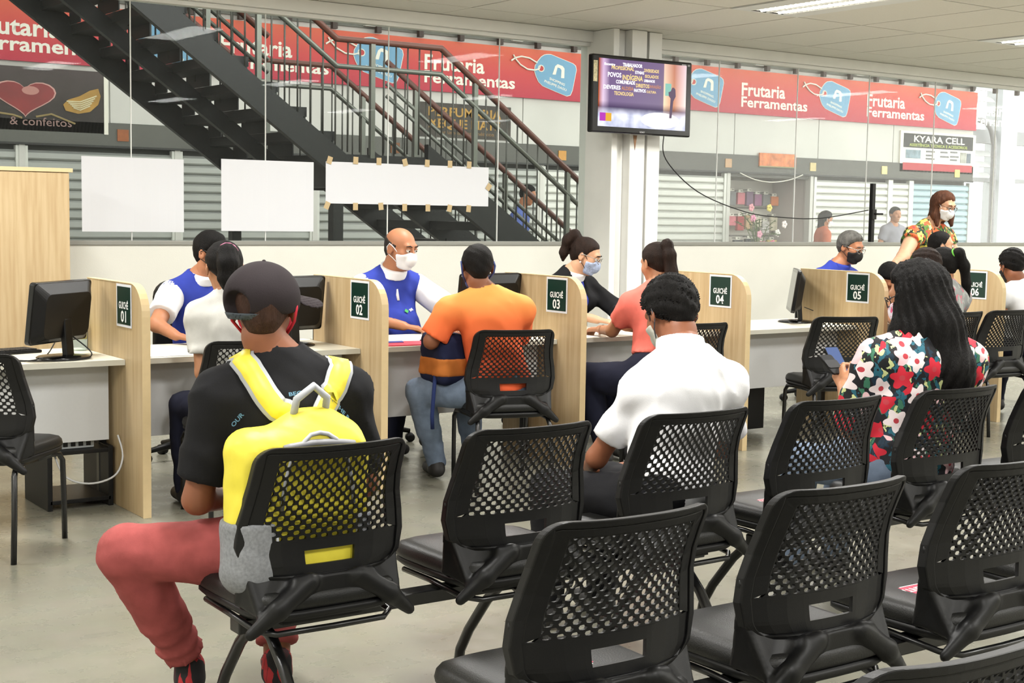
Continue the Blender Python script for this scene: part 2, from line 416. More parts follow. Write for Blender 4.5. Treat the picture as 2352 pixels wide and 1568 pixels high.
black_plastic = mat('black_plastic', (11, 11, 12), .45, spec=.35, var=.1, vscale=40, bump=.05, bscale=400)
black_gloss = mat('black_gloss_plastic', (12, 12, 13), .2)
black_metal = mat('black_painted_metal', (14, 14, 15), .28, spec=.6)
sign_green = mat('dark_green_print', (14, 46, 36), .35)
paper = mat('white_paper', (222, 223, 226), .7)
ink_white = mat('white_print', (240, 240, 236), .5)
DIVX = [2.45, 3.745, 5.062, 6.37, 7.663, 8.95]; DY0, DY1, DZ = 6.47, 7.25, 1.11
def div_outline():
    r = .15; pts = [(DY1, 0), (DY0, 0)]            # (y, z)
    pts = [(DY0, 0)]
    for k in range(9):
        a = math.radians(180-90*k/8); pts.append((DY0+r+r*math.cos(a), DZ-r+r*math.sin(a)))
    pts += [(DY1, DZ), (DY1, 0)]
    return pts
ol = div_outline()
order = ['01', '02', '03', '04', '05', '06']
where = ['beside the man in the grey-peaked cap desk monitor', '', '', '', '', '']
for i, X in enumerate(DIVX):
    root = empty('counter_divider', (X, 0, 0), 0, 'maple counter divider carrying the green sign '+order[i]+', '+['at the left', 'beside the bald clerk', 'beside the clerk in the black jacket', 'behind the coral top', 'beside the grey-haired clerk', 'at the right'][i], 'divider', 'counter dividers')
    Mx = Matrix(((0, 0, 1, 0), (1, 0, 0, 0), (0, 1, 0, 0), (0, 0, 0, 1)))     # (y,z,x) -> xyz
    MB().prism(ol, -.038, -.001, Mx).build('panel', maple, root, bevel=.002)
    # edge band around front and top
    e = MB(); P = ol[:-1]
    vs = []
    for (y, z) in P: vs += [(-.0395, y-.0, z), (.0005, y, z)]
    nn = len(P)
    outer = []
    for k in range(nn):
        y, z = P[k]; a = P[max(k-1, 0)]; c_ = P[min(k+1, nn-1)]
        t = Vector((c_[0]-a[0], c_[1]-a[1])).normalized(); outer.append((y-t.y*.003, z+t.x*.003))
    vs = []
    for (y, z), (oy, oz) in zip(P, outer): vs += [(-.0395, y, z), (.0005, y, z), (.0005, oy, oz), (-.0395, oy, oz)]
    fs = []
    for k in range(nn-1):
        for q in range(4): fs.append((k*4+q, k*4+(q+1) % 4, (k+1)*4+(q+1) % 4, (k+1)*4+q))
    e.add(vs, fs).build('edge_band', maple_edge, root)
    for yy in (DY0+.05, DY1-.06): MB().lathe([(.018, 0), (.018, .006)], (-.02, yy, -.004), 10).build('foot_glide', black_plastic, root)
    MB().b2((-.0395, DY1, .74), (.0005, DY1+.004, DZ-.02)).build('rear_edge_band', black_plastic, root)
    s = MB().b2((-.0405, 6.605, .897), (-.0395, 6.81, 1.104)).build('sign', paper, root); s['label'] = 'dark green counter sign with white frame'
    MB().b2((-.0415, 6.617, .909), (-.0403, 6.798, 1.092)).build('sign_print', sign_green, s)
    # facing -X: local x runs to -Y
    F = frame((-.042, 6.7075, .986), (0, -1, 0), (0, 0, 1))
    text('GUICHÊ', F, .128, .034, ink_white, s, align='c', bold=True)
    text(order[i], frame((-.042, 6.7075, .922), (0, -1, 0), (0, 0, 1)), .072, .055, ink_white, s, align='c', bold=True)
# worktops: one desk unit for each bay
bays = [(1.10, 2.411), (2.45, 3.706), (3.746, 5.023), (5.063, 6.331), (6.371, 7.624), (7.664, 8.911), (8.951, 10.25)]
bl = ['with a black monitor, left of sign 01', 'where the man in the blue vest and black mask sits', 'with a red folder, where the bald clerk sits', 'where the clerk in the black jacket sits',
      'empty, with a side-on monitor, left of sign 05', 'left of sign 06, behind the long-haired woman', 'right of sign 06 at the picture edge']
for (a, bb), l in zip(bays, bl):
    d = empty('counter_desk', ((a+bb)/2, 6.95, 0), 0, 'ivory counter desk '+l, 'desk', 'counter desks')
    hw = (bb-a)/2-.001
    t = MB().b2((-hw, -.25, .712), (hw, .42, .74)).build('worktop', ivory, d, bevel=.002)
    MB().b2((-hw, -.253, .7125), (hw, -.25, .7395)).build('edge_band', ivory_edge, t)
    MB().b2((-hw, -.10, .33), (hw-.03, -.082, .712)).build('modesty_panel', grey_panel, d, bevel=.001)
    for sx in (-1, 1): MB().b2((sx*(hw-.02)-.02, .02, 0), (sx*(hw-.02)+.02, .06, .712)).build('leg', black_metal, d, bevel=.003)
    MB().b2((-hw, .39, .68), (hw, .405, .712)).build('rear_rail', black_metal, d)
# wooden cabinet at the left
cb = empty('wardrobe_cabinet', (2.2, 9.05, 0), 0, 'tall maple cabinet standing against the back wall at the left edge', 'cabinet')
MB().b2((-.62, -.25, .06), (.62, .25, 1.68)).build('body', maple, cb, bevel=.002)
MB().b2((-.64, -.27, 1.68), (.64, .26, 1.705)).build('top', maple_edge, cb, bevel=.002)
MB().b2((-.61, -.23, 0), (.61, .23, .06)).build('plinth', black_plastic, cb)
for sx in (-1, 1):
    dr = MB().b2((.003 if sx > 0 else -.617, -.268, .065), (.617 if sx > 0 else -.003, -.25, 1.675)).build('door', maple, cb, bevel=.002)
    MB().tube([(sx*.04, -.268, .82), (sx*.04, -.292, .84), (sx*.04, -.292, .95), (sx*.04, -.268, .97)], .006, 8).build('handle', mat('satin_steel', (170, 170, 165), .3, .9), dr, True)

# ------------------------------------------------------------ monitors, computers
def monitor(x, y, rz, label, w_=.47, h_=.30, tilt=.12, zc=.965):
    r = empty('computer_monitor', (x, y, .74), rz, label, 'monitor', 'desk monitors')
    # screen faces +Y, camera sees the back
    R = Matrix.Rotation(tilt, 4, 'X'); T = Matrix.Translation((0, .01, zc-.74)) @ R
    P = rrect(w_, h_, .018); M2 = T @ Matrix(((1, 0, 0, 0), (0, 0, 1, 0), (0, 1, 0, 0), (0, 0, 0, 1)))
    bz = MB().prism(P, .0, .028, M2).build('bezel', black_gloss, r, bevel=.004)
    sh = MB(); o1 = rrect(w_-.012, h_-.012, .03); o2 = rrect(w_*.78, h_*.72, .04); n = len(o1)
    vs = [M2 @ Vector((p[0], p[1], 0)) for p in o1]+[M2 @ Vector((p[0], p[1]-.01, -.04)) for p in o2]
    sh.add(vs, [(i, (i+1) % n, n+(i+1) % n, n+i) for i in range(n)]+[tuple(range(n, 2*n))]); sh.build('back_shell', black_plastic, r, bevel=.006)
    MB().prism(rrect(w_-.04, h_-.045, .002), .0281, .0285, M2).build('screen', mat('dark_screen', (20, 24, 30), .15), r)
    MB().box((0, -.02, .10), (.06, .03, .19), Matrix.Rotation(-.08, 3, 'X')).build('neck', black_plastic, r, bevel=.006)
    MB().lathe([(.128, 0), (.13, .006), (.12, .012), (.05, .02), (.03, .022)], (0, 0, 0), 28).build('base', black_gloss, r, True)
    return r
monitor(2.17, 6.88, math.radians(38), 'black flat monitor seen from behind, left of sign 01')
monitor(3.455, 7.02, math.radians(12), 'black flat monitor half hidden behind the dark cap, left of sign 02')
monitor(4.79, 7.05, math.radians(6), 'black flat monitor behind the orange shirt man, left of sign 03')
monitor(7.42, 7.08, math.radians(48), 'black flat monitor seen edge-on left of sign 05', tilt=.14)
kb = empty('keyboard', (1.93, 7.20, .74), .25, 'black keyboard on the ivory desk at the left edge', 'keyboard')
MB().b2((-.22, -.07, .001), (.22, .07, .016)).build('case', black_plastic, kb, bevel=.006)
km = MB()
for r_ in range(5):
    for c_ in range(14): km.b2((-.205+c_*.029, -.058+r_*.024, .016), (-.181+c_*.029, -.038+r_*.024, .022))
k_ = km.build('keys', mat('key_plastic', (34, 34, 36), .5), kb); k_['kind'] = 'stuff'
def cable(name, path, r, M, label, cat='cable', group=None):
    # smooth the path
    P = [Vector(p) for p in path]; out = []
    for i in range(len(P)-1):
        p0, p1, p2, p3 = P[max(i-1, 0)], P[i], P[i+1], P[min(i+2, len(P)-1)]
        for k in range(6):
            t = k/6; out.append(.5*((2*p1)+(p2-p0)*t+(2*p0-5*p1+4*p2-p3)*t*t+(3*p1-p0-3*p2+p3)*t**3))
    out.append(P[-1])
    o = MB().tube(out, r, 6).build(name, M, None, True)
    if label: tag(o, label, cat, group)
    return o
cable('monitor_cable', [(2.20, 6.9, .86), (2.28, 6.80, .77), (2.2, 6.74, .745), (2.02, 6.76, .745), (1.92, 6.86, .745), (1.90, 7.10, .748)], .0035, black_plastic, 'thin black cable looped in front of the left monitor base')
cable('desk_cable', [(1.75, 6.85, .745), (1.95, 6.78, .745), (2.1, 6.95, .745), (2.18, 7.05, .80)], .003, black_plastic, 'thin black cable lying across the left desk towards the keyboard')
cable('monitor_cable', [(7.56, 7.14, .84), (7.66, 7.1, .80), (7.75, 7.05, .75)], .003, black_plastic, 'thin black cable from the edge-on monitor near sign 05')
# computer tower on a low black stand, below the left desk
cs = empty('computer_stand', (2.235, 7.02, 0), 0, 'black floor stand with shelf under the left desk', 'stand')
MB().b2((-.15, -.18, .03), (.15, .2, .05)).build('bottom_shelf', black_plastic, cs, bevel=.002)
for sx in (-1, 1): MB().b2((sx*.15-.012, -.18, 0), (sx*.15+.012, .2, .30)).build('side_panel', black_plastic, cs, bevel=.002)
MB().b2((-.138, -.18, .27), (.138, .2, .29)).build('top_shelf', black_plastic, cs, bevel=.002)
ct = empty('power_strip', (2.26, 6.95, .291), 0, 'pale power unit with cables on the black stand under the left desk', 'power unit')
MB().b2((-.11, -.06, 0), (.06, .06, .045)).build('case', mat('pale_grey_plastic', (190, 195, 196), .5), ct, bevel=.005)
for k in range(4): MB().b2((-.095+k*.038, -.064, .012), (-.073+k*.038, -.059, .034)).build('socket', black_plastic, ct)
cable('white_cable', [(2.40, 6.78, .36), (2.41, 6.74, .26), (2.36, 6.72, .17), (2.24, 6.74, .14), (2.14, 6.80, .18), (2.12, 6.92, .30)], .005, mat('white_cable_sheath', (205, 205, 205), .5), 'white cable hanging in a loop under the left desk')

dp = empty('drawer_pedestal', (6.72, 7.12, 0), 0, 'black drawer pedestal under the empty desk by sign 05', 'drawers')
MB().b2((-.30, -.15, .03), (.30, .18, .62)).build('body', black_plastic, dp, bevel=.003)
for k in range(3):
    dd = MB().b2((-.29, .18, .05+k*.19), (.29, .195, .22+k*.19)).build('drawer', black_plastic, dp, bevel=.002); MB().tube([(-.06, .195, .14+k*.19), (-.05, .215, .14+k*.19), (.05, .215, .14+k*.19), (.06, .195, .14+k*.19)], .005, 6).build('handle', black_metal, dd, True)
for sx in (-.25, .25): MB().lathe([(.02, 0), (.02, .03)], (sx, 0, 0), 10).build('foot', black_plastic, dp)
# ------------------------------------------------------------ perforated plastic chairs
leather = mat('black_leatherette', (17, 17, 16), .42, spec=.4, var=.12, vscale=15, bump=.12, bscale=260)
def back_pt(u, v, off=0.):
    """surface of the backrest; u -1..1, v 0..1 bottom to top; off pushes it towards the sitter"""
    hw = .222+.030*math.exp(-((v-.30)/.28)**2)-.055*max(0, (.16-v)/.16)**2
    z = .495+.375*v
    y = -.195-.012*v-.055*v*v+.022*math.sin(PI*min(1, v*1.1))
    wing = .055*abs(u)**2.6
    ln = .12
    return Vector((u*hw, y+wing+off, z-off*ln))
def chair_meshes():
    out = {}
    # perforated panel
    pm = MB(); U0, V0, V1 = .76, .285, .915; ncol, nrow = 12, 17; du = 2*U0/ncol; dv = (V1-V0)/nrow; th = .0045
    for j in range(nrow+1):
        for i in range(ncol+1):
            cu = -U0+(i+(.5 if j % 2 else 0))*du; cv = V0+j*dv
            if cu > U0+.02: continue
            t = j/nrow
            a = du*.5*(.66-.04*t); b_ = dv*(.36+.34*min(1, t*1.6))
            sk = .10*du
            C = [(cu+du/2, cv), (cu, cv+dv), (cu-du/2, cv), (cu, cv-dv)]
            I = []
            for k in range(8):
                an = k*PI/4; ca, sa = math.cos(an), math.sin(an)
                ex = .72
                I.append((cu+a*math.copysign(abs(ca)**ex, ca), cv+b_*math.copysign(abs(sa)**ex, sa)))
            vs = []
            for s_ in (-th, th): vs += [back_pt(p[0], p[1], s_) for p in C]+[back_pt(p[0], p[1], s_) for p in I]
            fs = []
            for q in range(4):
                f = [q, (q+1) % 4, 4+(2*q+2) % 8, 4+(2*q+1) % 8, 4+2*q]
                fs.append(tuple(f)); fs.append(tuple(12+k for k in f[::-1]))
            for k in range(8): fs.append((4+k, 4+(k+1) % 8, 16+(k+1) % 8, 16+k))
            pm.add(vs, fs)
    out['panel'] = pm.mesh('mesh_panel')
    # frame: solid plate around the panel with a hand slot in its lower part
    fm = MB(); th = .010
    def strip(path_o, path_i, closed, tho, thi):
        n = len(path_o); vs = []
        for (uo, vo), (ui, vi) in zip(path_o, path_i):
            vs += [back_pt(uo, vo, -tho), back_pt(uo, vo, tho), back_pt(ui, vi, thi), back_pt(ui, vi, -thi)]
        fs = []
        for k in range(n if closed else n-1):
            j = (k+1) % n
            for q in range(4): fs.append((k*4+q, k*4+(q+1) % 4, j*4+(q+1) % 4, j*4+q))
        fm.add(vs, fs)
    # outer ring in (u,v): rounded rectangle outline, inner ring = panel window
    def ring(u1, v0, v1, r, n=8):
        P = []
        for (sx, sy, a0) in ((1, 1, 0), (-1, 1, 90), (-1, -1, 180), (1, -1, 270)):
            cx, cy = sx*(u1-r), (v1-r*.55 if sy > 0 else v0+r*.55)
            for k in range(n+1):
                a = math.radians(a0+90*k/n); P.append((cx+r*math.cos(a), cy+r*.55*math.sin(a)))
        # densify straight runs
        Q = []
        for k in range(len(P)):
            p, q = P[k], P[(k+1) % len(P)]; d = math.hypot(q[0]-p[0], q[1]-p[1]); m_ = max(1, int(d/.14))
            for t in range(m_): Q.append((p[0]+(q[0]-p[0])*t/m_, p[1]+(q[1]-p[1])*t/m_))
        return Q
    O = ring(1.0, .0, 1.0, .22)
    def inner(p, u1, v0, v1):
        # radial map of an outline point to the inner window
        cu, cv = 0, .5; du_, dv_ = p[0], p[1]-.5
        s_ = min(u1/abs(du_) if abs(du_) > 1e-6 else 9, ((v1-.5)/dv_ if dv_ > 0 else (v0-.5)/dv_) if abs(dv_) > 1e-6 else 9)
        return (du_*min(1, s_), .5+dv_*min(1, s_))
    I1 = [inner(p, .90, .06, .955) for p in O]; I2 = [inner(p, .74, .27, .90) for p in O]
    strip(O, I1, True, .014, .012)
    # between I1 and I2 the plate, leaving the slot out
    def in_slot(u, v): return abs(u) < .36 and .125 < v < .225
    k0 = [k for k in range(len(O)) if I2[k][1] > .272]
    # the kept run is contiguous once rotated
    st = next(k for k in range(len(O)) if k in k0 and (k-1) % len(O) not in k0); run = []
    k = st
    while k % len(O) in k0 and len(run) < len(O): run.append(k % len(O)); k += 1
    strip([I1[k] for k in run], [I2[k] for k in run], False, .008, .006)
    out['frame'] = fm.mesh('back_frame', False)
    return out
CH = chair_meshes()
def seat_mesh():
    m_ = MB(); ol_ = []
    N = 40
    def prof(s):        # outline of the seat scaled by s
        P = []
        for k in range(N):
            a = 2*PI*k/N; ca, sa = math.cos(a), math.sin(a); e = .42
            x = .235*math.copysign(abs(ca)**e, ca)*s; y = .24*math.copysign(abs(sa)**e, sa)*s
            x *= 1-.05*(.24-y)/.48
            P.append((x, y))
        return P
    lv = [(.955, .425), (.99, .432), (1.0, .445), (.985, .462), (.94, .474), (.82, .480), (.5, .474), (.15, .468)]
    vs = []; fs = []
    for s, z in lv:
        for (x, y) in prof(s):
            drop = -.022*max(0, (y-.14)/.10)**2 + .006*max(0, (-y-.1)/.12)
            vs.append((x, y+.01, z+drop))
    for i in range(len(lv)-1):
        for k in range(N): fs.append((i*N+k, i*N+(k+1) % N, (i+1)*N+(k+1) % N, (i+1)*N+k))
    fs.append(tuple(range(N))[::-1]); fs.append(tuple((len(lv)-1)*N+k for k in range(N)))
    cushion = MB().add(vs, fs).mesh('cushion', True)
    vs = []; fs = []; lv = [(.80, .395), (.93, .402), (.985, .415), (.985, .428)]
    for s, z in lv:
        for (x, y) in prof(s): vs.append((x, y+.01, z-.022*max(0, (y-.14)/.10)**2))
    for i in range(len(lv)-1):
        for k in range(N): fs.append((i*N+k, i*N+(k+1) % N, (i+1)*N+(k+1) % N, (i+1)*N+k))
    fs.append(tuple(range(N))[::-1]); fs.append(tuple((len(lv)-1)*N+k for k in range(N)))
    pan = MB().add(vs, fs).mesh('seat_pan', True)
    return cushion, pan
CUSH, PAN = seat_mesh()
def lower_back_mesh():
    """solid lower shell with hand slot, two splayed arms and side gussets"""
    m_ = MB()
    # the shell between v=0 and .29, quads with a slot left out
    us = [-.92, -.75, -.55, -.36, -.30, -.15, 0, .15, .30, .36, .55, .75, .92]; vs_ = [.015, .07, .125, .15, .20, .225, .26, .30]
    for a, b_ in zip(us, us[1:]):
        for c_, d_ in zip(vs_, vs_[1:]):
            if a >= -.301 and b_ <= .301 and c_ >= .124 and d_ <= .226: continue
            P = [(a, c_), (b_, c_), (b_, d_), (a, d_)]
            V = [back_pt(*p, -.0055) for p in P]+[back_pt(*p, .0055) for p in P]
            m_.add(V, [(0, 1, 2, 3), (7, 6, 5, 4), (0, 4, 5, 1), (1, 5, 6, 2), (2, 6, 7, 3), (3, 7, 4, 0)])
    return m_.mesh('lower_shell')
LOW = lower_back_mesh()
def bracket_mesh():
    """moulded carrier: two splayed arms, the skirt between them and side gussets, blended"""
    T = []
    for s in (-1, 1):
        w0, w1, w2 = back_pt(s*.985, .40), back_pt(s*.95, .10), back_pt(s*.75, .03)
        G = Vector((s*.226, -.10, .440)); A2 = Vector((s*.205, -.200, .420)); A1 = Vector((s*.10, -.215, .500))
        T += [(w0, w1, G), (w1, G, A2), (w1, w2, A2), (w2, A2, A1)]
    def f(P):
        d = None
        for t in T:
            e = tri(P, *t)-.0065; d = e if d is None else smin(d, e, .012)
        q = P.copy(); q[:, 1] = (q[:, 1]+.215)*1.25-.215
        for s in (-1, 1):
            d = smin(d, cone(q, (s*.075, -.222, .503), (s*.165, -.226, .442), .024, .028), .02)
            d = smin(d, cone(q, (s*.165, -.226, .442), (s*.238, -.205, .382), .027, .016), .012)
        d = smin(d, rbox(P, (0, -.210, .485), (.12, .011, .034), .008), .02)
        return d
    v, q = nets(f, (-.29, -.30, .34), (.29, -.05, .70), .0062)
    return np_mesh('bracket', [(v, q)])
BRK = bracket_mesh()
rod = MB().tube([(-.20, .17, .385), (-.21, 0, .39), (-.20, -.16, .375), (-.16, -.20, .37), (0, -.205, .37), (.16, -.20, .37), (.20, -.16, .375), (.21, 0, .39), (.20, .17, .385)], .009, 8).mesh('under_rod', True)
pink = mat('magenta_sticker', (188, 52, 84), .4)
def sticker(parent, M4):
    r = empty_part = MB().prism(rrect(.28, .078, .032), 0, .0012, M4).build('sticker', ink_white, parent); r['label'] = 'magenta do-not-sit sticker with white border'
    MB().prism(rrect(.268, .066, .027), .0012, .0018, M4).build('sticker_print', pink, r)
    F = M4 @ Matrix.Translation((.0, -.014, .0014))
    text('NÃO SENTAR', F, .215, .030, ink_white, r, align='c', thick=.0008)
def seat_unit(parent, cx, stick=False):
    """one seat place of a bench; parts go straight under the bench, sub-parts under them"""
    T = (cx, 0, 0)
    s = obj('seat', CUSH, leather, parent, loc=T)
    obj('seat_pan', PAN, black_plastic, s); obj('under_rod', rod, black_metal, s)
    bk = obj('backrest', CH['frame'], black_plastic, parent, loc=T, bevel=.004)
    obj('mesh_panel', CH['panel'], black_plastic, bk); obj('lower_shell', LOW, black_plastic, bk); obj('bracket', BRK, black_plastic, bk)
    if stick: sticker(s, Matrix.Translation((-.03, .04, .4705)) @ Matrix.Rotation(PI, 4, 'Z'))
def bench(x0_, y0_, n, stick, label, pitch=.645, legs=None):
    r = empty('waiting_bench', (x0_, y0_, 0), 0, label, 'bench', 'rows of linked waiting seats')
    for k in range(n): seat_unit(r, k*pitch, k in stick)
    MB().b2((-.20, -.05, .335), ((n-1)*pitch+.20, .01, .375)).build('beam', black_metal, r, bevel=.004)
    for k in range(n):
        MB().b2((k*pitch-.12, -.15, .375), (k*pitch+.12, .13, .385)).build('mounting_plate', black_metal, r)
    for lx in (legs or [-.1, (n-1)*pitch+.1]):
        lg = MB()
        lg.tube([(lx, -.30, .012), (lx, -.29, .06), (lx, -.25, .14), (lx, -.16, .26), (lx, -.08, .33), (lx, -.02, .345)], .017, 8)
        lg.tube([(lx, .28, .012), (lx, .27, .06), (lx, .22, .14), (lx, .12, .26), (lx, .04, .33), (lx, -.02, .345)], .017, 8)
        q = lg.build('leg', black_metal, r, True)
        for yy in (-.30, .28): MB().lathe([(.02, 0), (.02, .016), (.012, .02)], (lx, yy, 0), 10).build('foot_cap', black_plastic, q)
    return r
bench(1.76, 3.53, 3, {1}, 'front row of three linked black perforated seats holding the capped man', legs=[-.12, .72, 1.37])
bench(3.695, 3.53, 3, {0}, 'front row of linked black seats at the right, holding the woman in the flowered shirt', legs=[-.15, 1.37])
bench(1.875, 2.45, 4, {0, 2}, 'second row of linked black perforated seats, empty, nearer the camera', legs=[-.12, .93, 1.98])
bench(1.70, 1.48, 2, set(), 'nearest linked black seats, only a backrest corner at the bottom right', legs=[-.1, .7])
# free-standing four-legged chairs at the counter
def visitor_chair(x, y, rz, label):
    r = empty('visitor_chair', (x, y, 0), rz, label, 'chair', 'four-legged chairs at the counter')
    s = obj('seat', CUSH, leather, r); obj('seat_pan', PAN, black_plastic, s)
    bk = obj('backrest', CH['frame'], black_plastic, r, bevel=.004)
    obj('mesh_panel', CH['panel'], black_plastic, bk); obj('lower_shell', LOW, black_plastic, bk); obj('bracket', BRK, black_plastic, bk)
    for s_ in (-1, 1):
        MB().tube([(s_*.20, .24, 0), (s_*.205, .225, .20), (s_*.21, .205, .36), (s_*.205, .18, .392), (s_*.20, .12, .398), (s_*.19, 0, .398)], .0125, 10).build('leg', black_metal, r, True)
        MB().tube([(s_*.21, -.25, 0), (s_*.208, -.235, .20), (s_*.20, -.215, .36), (s_*.195, -.19, .392), (s_*.19, -.12, .398), (s_*.19, 0, .398)], .0125, 10).build('leg', black_metal, r, True)
    MB().tube([(-.19, 0, .398), (.19, 0, .398)], .010, 8).build('cross_tube', black_metal, r, True)
    return r
rd = math.radians
visitor_chair(1.66, 6.22, rd(-43), 'black visitor chair turned sideways, cut by the left edge')
visitor_chair(2.83, 6.32, rd(-6), 'black perforated chair where the woman in the grey T-shirt sits')
visitor_chair(4.36, 6.30, rd(-17), 'black perforated chair where the man in orange sits')
visitor_chair(5.56, 6.26, rd(-6), 'black perforated chair behind the woman in coral, mostly hidden')
visitor_chair(6.88, 6.26, rd(-22), 'empty black perforated chair in front of the desk by sign 05')
visitor_chair(8.465, 6.28, rd(-3), 'black perforated chair under sign 06 at the right edge')
visitor_chair(7.93, 6.28, rd(-2), 'black chair hidden behind the long-haired woman near sign 05')
# clerks' swivel chairs behind the counter
def swivel(x, y, rz, label):
    r = empty('swivel_chair', (x, y, 0), rz, label, 'chair', 'swivel chairs behind the counter')
    for k in range(5):
        a = 2*PI*k/5+.3; c_, s_ = math.cos(a), math.sin(a)
        lg = MB().tube([(0, 0, .10), (c_*.15, s_*.15, .095), (c_*.29, s_*.29, .07)], [.028, .022, .014], 8).build('base_arm', black_plastic, r, True)
        MB().tube([(c_*.29-s_*.022, s_*.29+c_*.022, .03), (c_*.29+s_*.022, s_*.29-c_*.022, .03)], .03, 12).build('caster', black_plastic, lg, True)
    MB().tube([(0, 0, .09), (0, 0, .42)], .025, 10).build('gas_column', black_metal, r, True)
    MB().prism(rrect(.48, .46, .09), .43, .49).build('seat', leather, r, bevel=.02, seg=3)
    P = rrect(.44, .50, .10)
    M2 = Matrix.Translation((0, -.24, .80)) @ Matrix.Rotation(rd(80), 4, 'X')
    MB().prism(P, -.025, .025, M2).build('backrest', leather, r, bevel=.02, seg=3)
    MB().tube([(0, -.05, .42), (0, -.24, .44), (0, -.27, .55), (0, -.27, .70)], .016, 8).build('back_stay', black_metal, r, True)
    return r
swivel(3.24, 7.86, rd(162), 'black office chair of the clerk in the black mask')
swivel(4.42, 7.92, PI-.05, 'black office chair behind the bald clerk')
swivel(5.86, 7.92, PI+.1, 'black office chair of the clerk in the black jacket')
swivel(8.62, 7.95, rd(132), 'black office chair of the grey-haired clerk')
swivel(1.55, 7.75, PI+.4, 'unoccupied black office chair behind the left desk')
# ------------------------------------------------------------ the shopping arcade beyond the glass
YF = 17.0
def facing(x, z, y=YF): return frame((x, y, z), (1, 0, 0), (0, 0, 1))     # print plane that looks towards the room
struct(MB().b2((-6, YW+.13, -.12), (60, 45, -.01)).build('floor_arcade', mat('arcade_paving', (168, 164, 152), .6, var=.08, vscale=.8)))
grey_wall = mat('arcade_white_wall', (205, 203, 196), .8, var=.06, vscale=1.5)
lintel_m = mat('arcade_grey_lintel', (96, 96, 90), .7, var=.06, vscale=2)
dark_m = mat('arcade_dark_metal', (42, 43, 40), .55, var=.1, vscale=3)
XE = 22.32
wl = MB().b2((-6, YF+.02, 2.47), (XE, YF+.3, 5.6)).build('wall_arcade', grey_wall); struct(wl)
jm = mat('panel_joint', (120, 118, 110), .8)
# white wall panels under the banner, each its own slab
px = [-2.0, .6, 3.0, 5.95, 7.6, 9.2, 10.9, 12.05, 13.4, 14.35, 16.25, 18.2, 20.1, XE]
for a, bb in zip(px, px[1:]): MB().b2((a+.008, YF, 2.475), (bb-.008, YF+.02, 3.14)).build('wall_panel', grey_wall, wl)
struct(MB().b2((-6, YF-.03, 2.18), (XE, YF+.3, 2.47)).build('trim_3', lintel_m))
struct(MB().b2((-6, YF-.05, 2.175), (XE, YF-.03, 2.20)).build('trim_4', dark_m))
# roof of the arcade and upper storey in shade
# shutters ------------------------------------------------------
sh_g = mat('shaded_shutter_slat', (172, 174, 168), .5, .25, var=.06, vscale=2)  # greyer slats for the dim left end, shade put into the colour
sh_w = mat('white_shutter_slat', (212, 212, 204), .45, .1, var=.05, vscale=3)
sh_b = mat('pale_blue_shutter_slat', (168, 190, 196), .5)
def shutter(x0_, x1_, M, label, pitch=.115, ht=2.165):
    r = empty('roller_shutter', ((x0_+x1_)/2, YF+.05, 0), 0, label, 'shutter', 'roller shutters of the arcade shops')
    hw = (x1_-x0_)/2
    pr = [(-.02, 0), (-.045, .02), (-.045, .08), (-.02, .100), (-.005, .112), (0, .112), (0, 0)]
    Mx = Matrix(((0, 0, 1, 0), (1, 0, 0, 0), (0, 1, 0, 0), (0, 0, 0, 1)))
    sl = MB().prism(pr, -hw+.03, hw-.03, Mx).mesh('slat')
    for k in range(int(ht/pitch)): obj('slat', sl, M, r, loc=(0, 0, .05+k*pitch))
    for s in (-1, 1): MB().b2((s*hw-.03, -.06, 0), (s*hw+.03, .02, ht)).build('guide', sh_w, r)
    MB().b2((-hw+.03, -.05, 0), (hw-.03, 0, .05)).build('bottom_bar', dark_m, r)
    return r
sx = [3.0, 4.9, 6.8, 8.7, 10.55, 12.4, 14.25, 16.12]
sl_ = ['grey roller shutter behind the wooden cabinet', 'grey roller shutter seen left of the first white sheet', 'grey roller shutter between the two square white sheets', 'grey roller shutter under the upper stair flight',
       'grey roller shutter below the long taped paper', 'pale roller shutter behind the lower stair railing', 'pale roller shutter just right of the white column']
for (a, bb), l in zip(zip(sx, sx[1:]), sl_): shutter(a+.04, bb-.04, sh_g if a < 11 else sh_w, l)
shutter(18.16, 20.04, sh_w, 'bright white roller shutter right of the gift shop opening')
shutter(20.66, XE-.03, sh_b, 'pale blue roller shutter left of the standing woman')
shutter(20.10, 20.6, sh_w, 'narrow white roller shutter between the white and blue ones')
for x in sx[:-1]+[16.14, 18.06]: struct(MB().b2((x-.035, YF-.02, 0), (x+.035, YF+.1, 2.18)).build('wall_pier', grey_wall))
struct(MB().b2((-6, YF+.16, 0), (16.05, YF+.26, 2.18)).build('wall_behind_shutters', lintel_m)); struct(MB().b2((18.12, YF+.16, 0), (XE, YF+.26, 2.18)).build('wall_behind_shutters', lintel_m))  # dark backing added to close off the open sky behind the shutters
# shop numbers on the lintel
for x, c_ in ((8.05, (120, 72, 30)), (9.9, (120, 72, 30)), (12.75, (196, 140, 60)), (16.1, (190, 150, 110)), (18.05, (205, 185, 130)), (19.85, (225, 205, 140)), (21.85, (215, 195, 110)), (6.1, (150, 84, 40))):
    o = MB().b2((x-.07, YF-.045, 2.26), (x+.07, YF-.03, 2.40)).build('shop_number_plate', mat('plate_%d' % int(x*10), c_, .5, var=.15, vscale=20)); tag(o, 'small square yellowish plate on the grey lintel, %s' % {8: 'behind the stair stringer', 9: 'behind the stair landing', 12: 'left of the white column', 16: 'left of the gift shop', 18: 'right of the gift shop', 19: 'left of the phone shop sign', 21: 'below the phone shop sign', 6: 'below the heart sign'}[int(x)], 'plate', 'shop number plates')
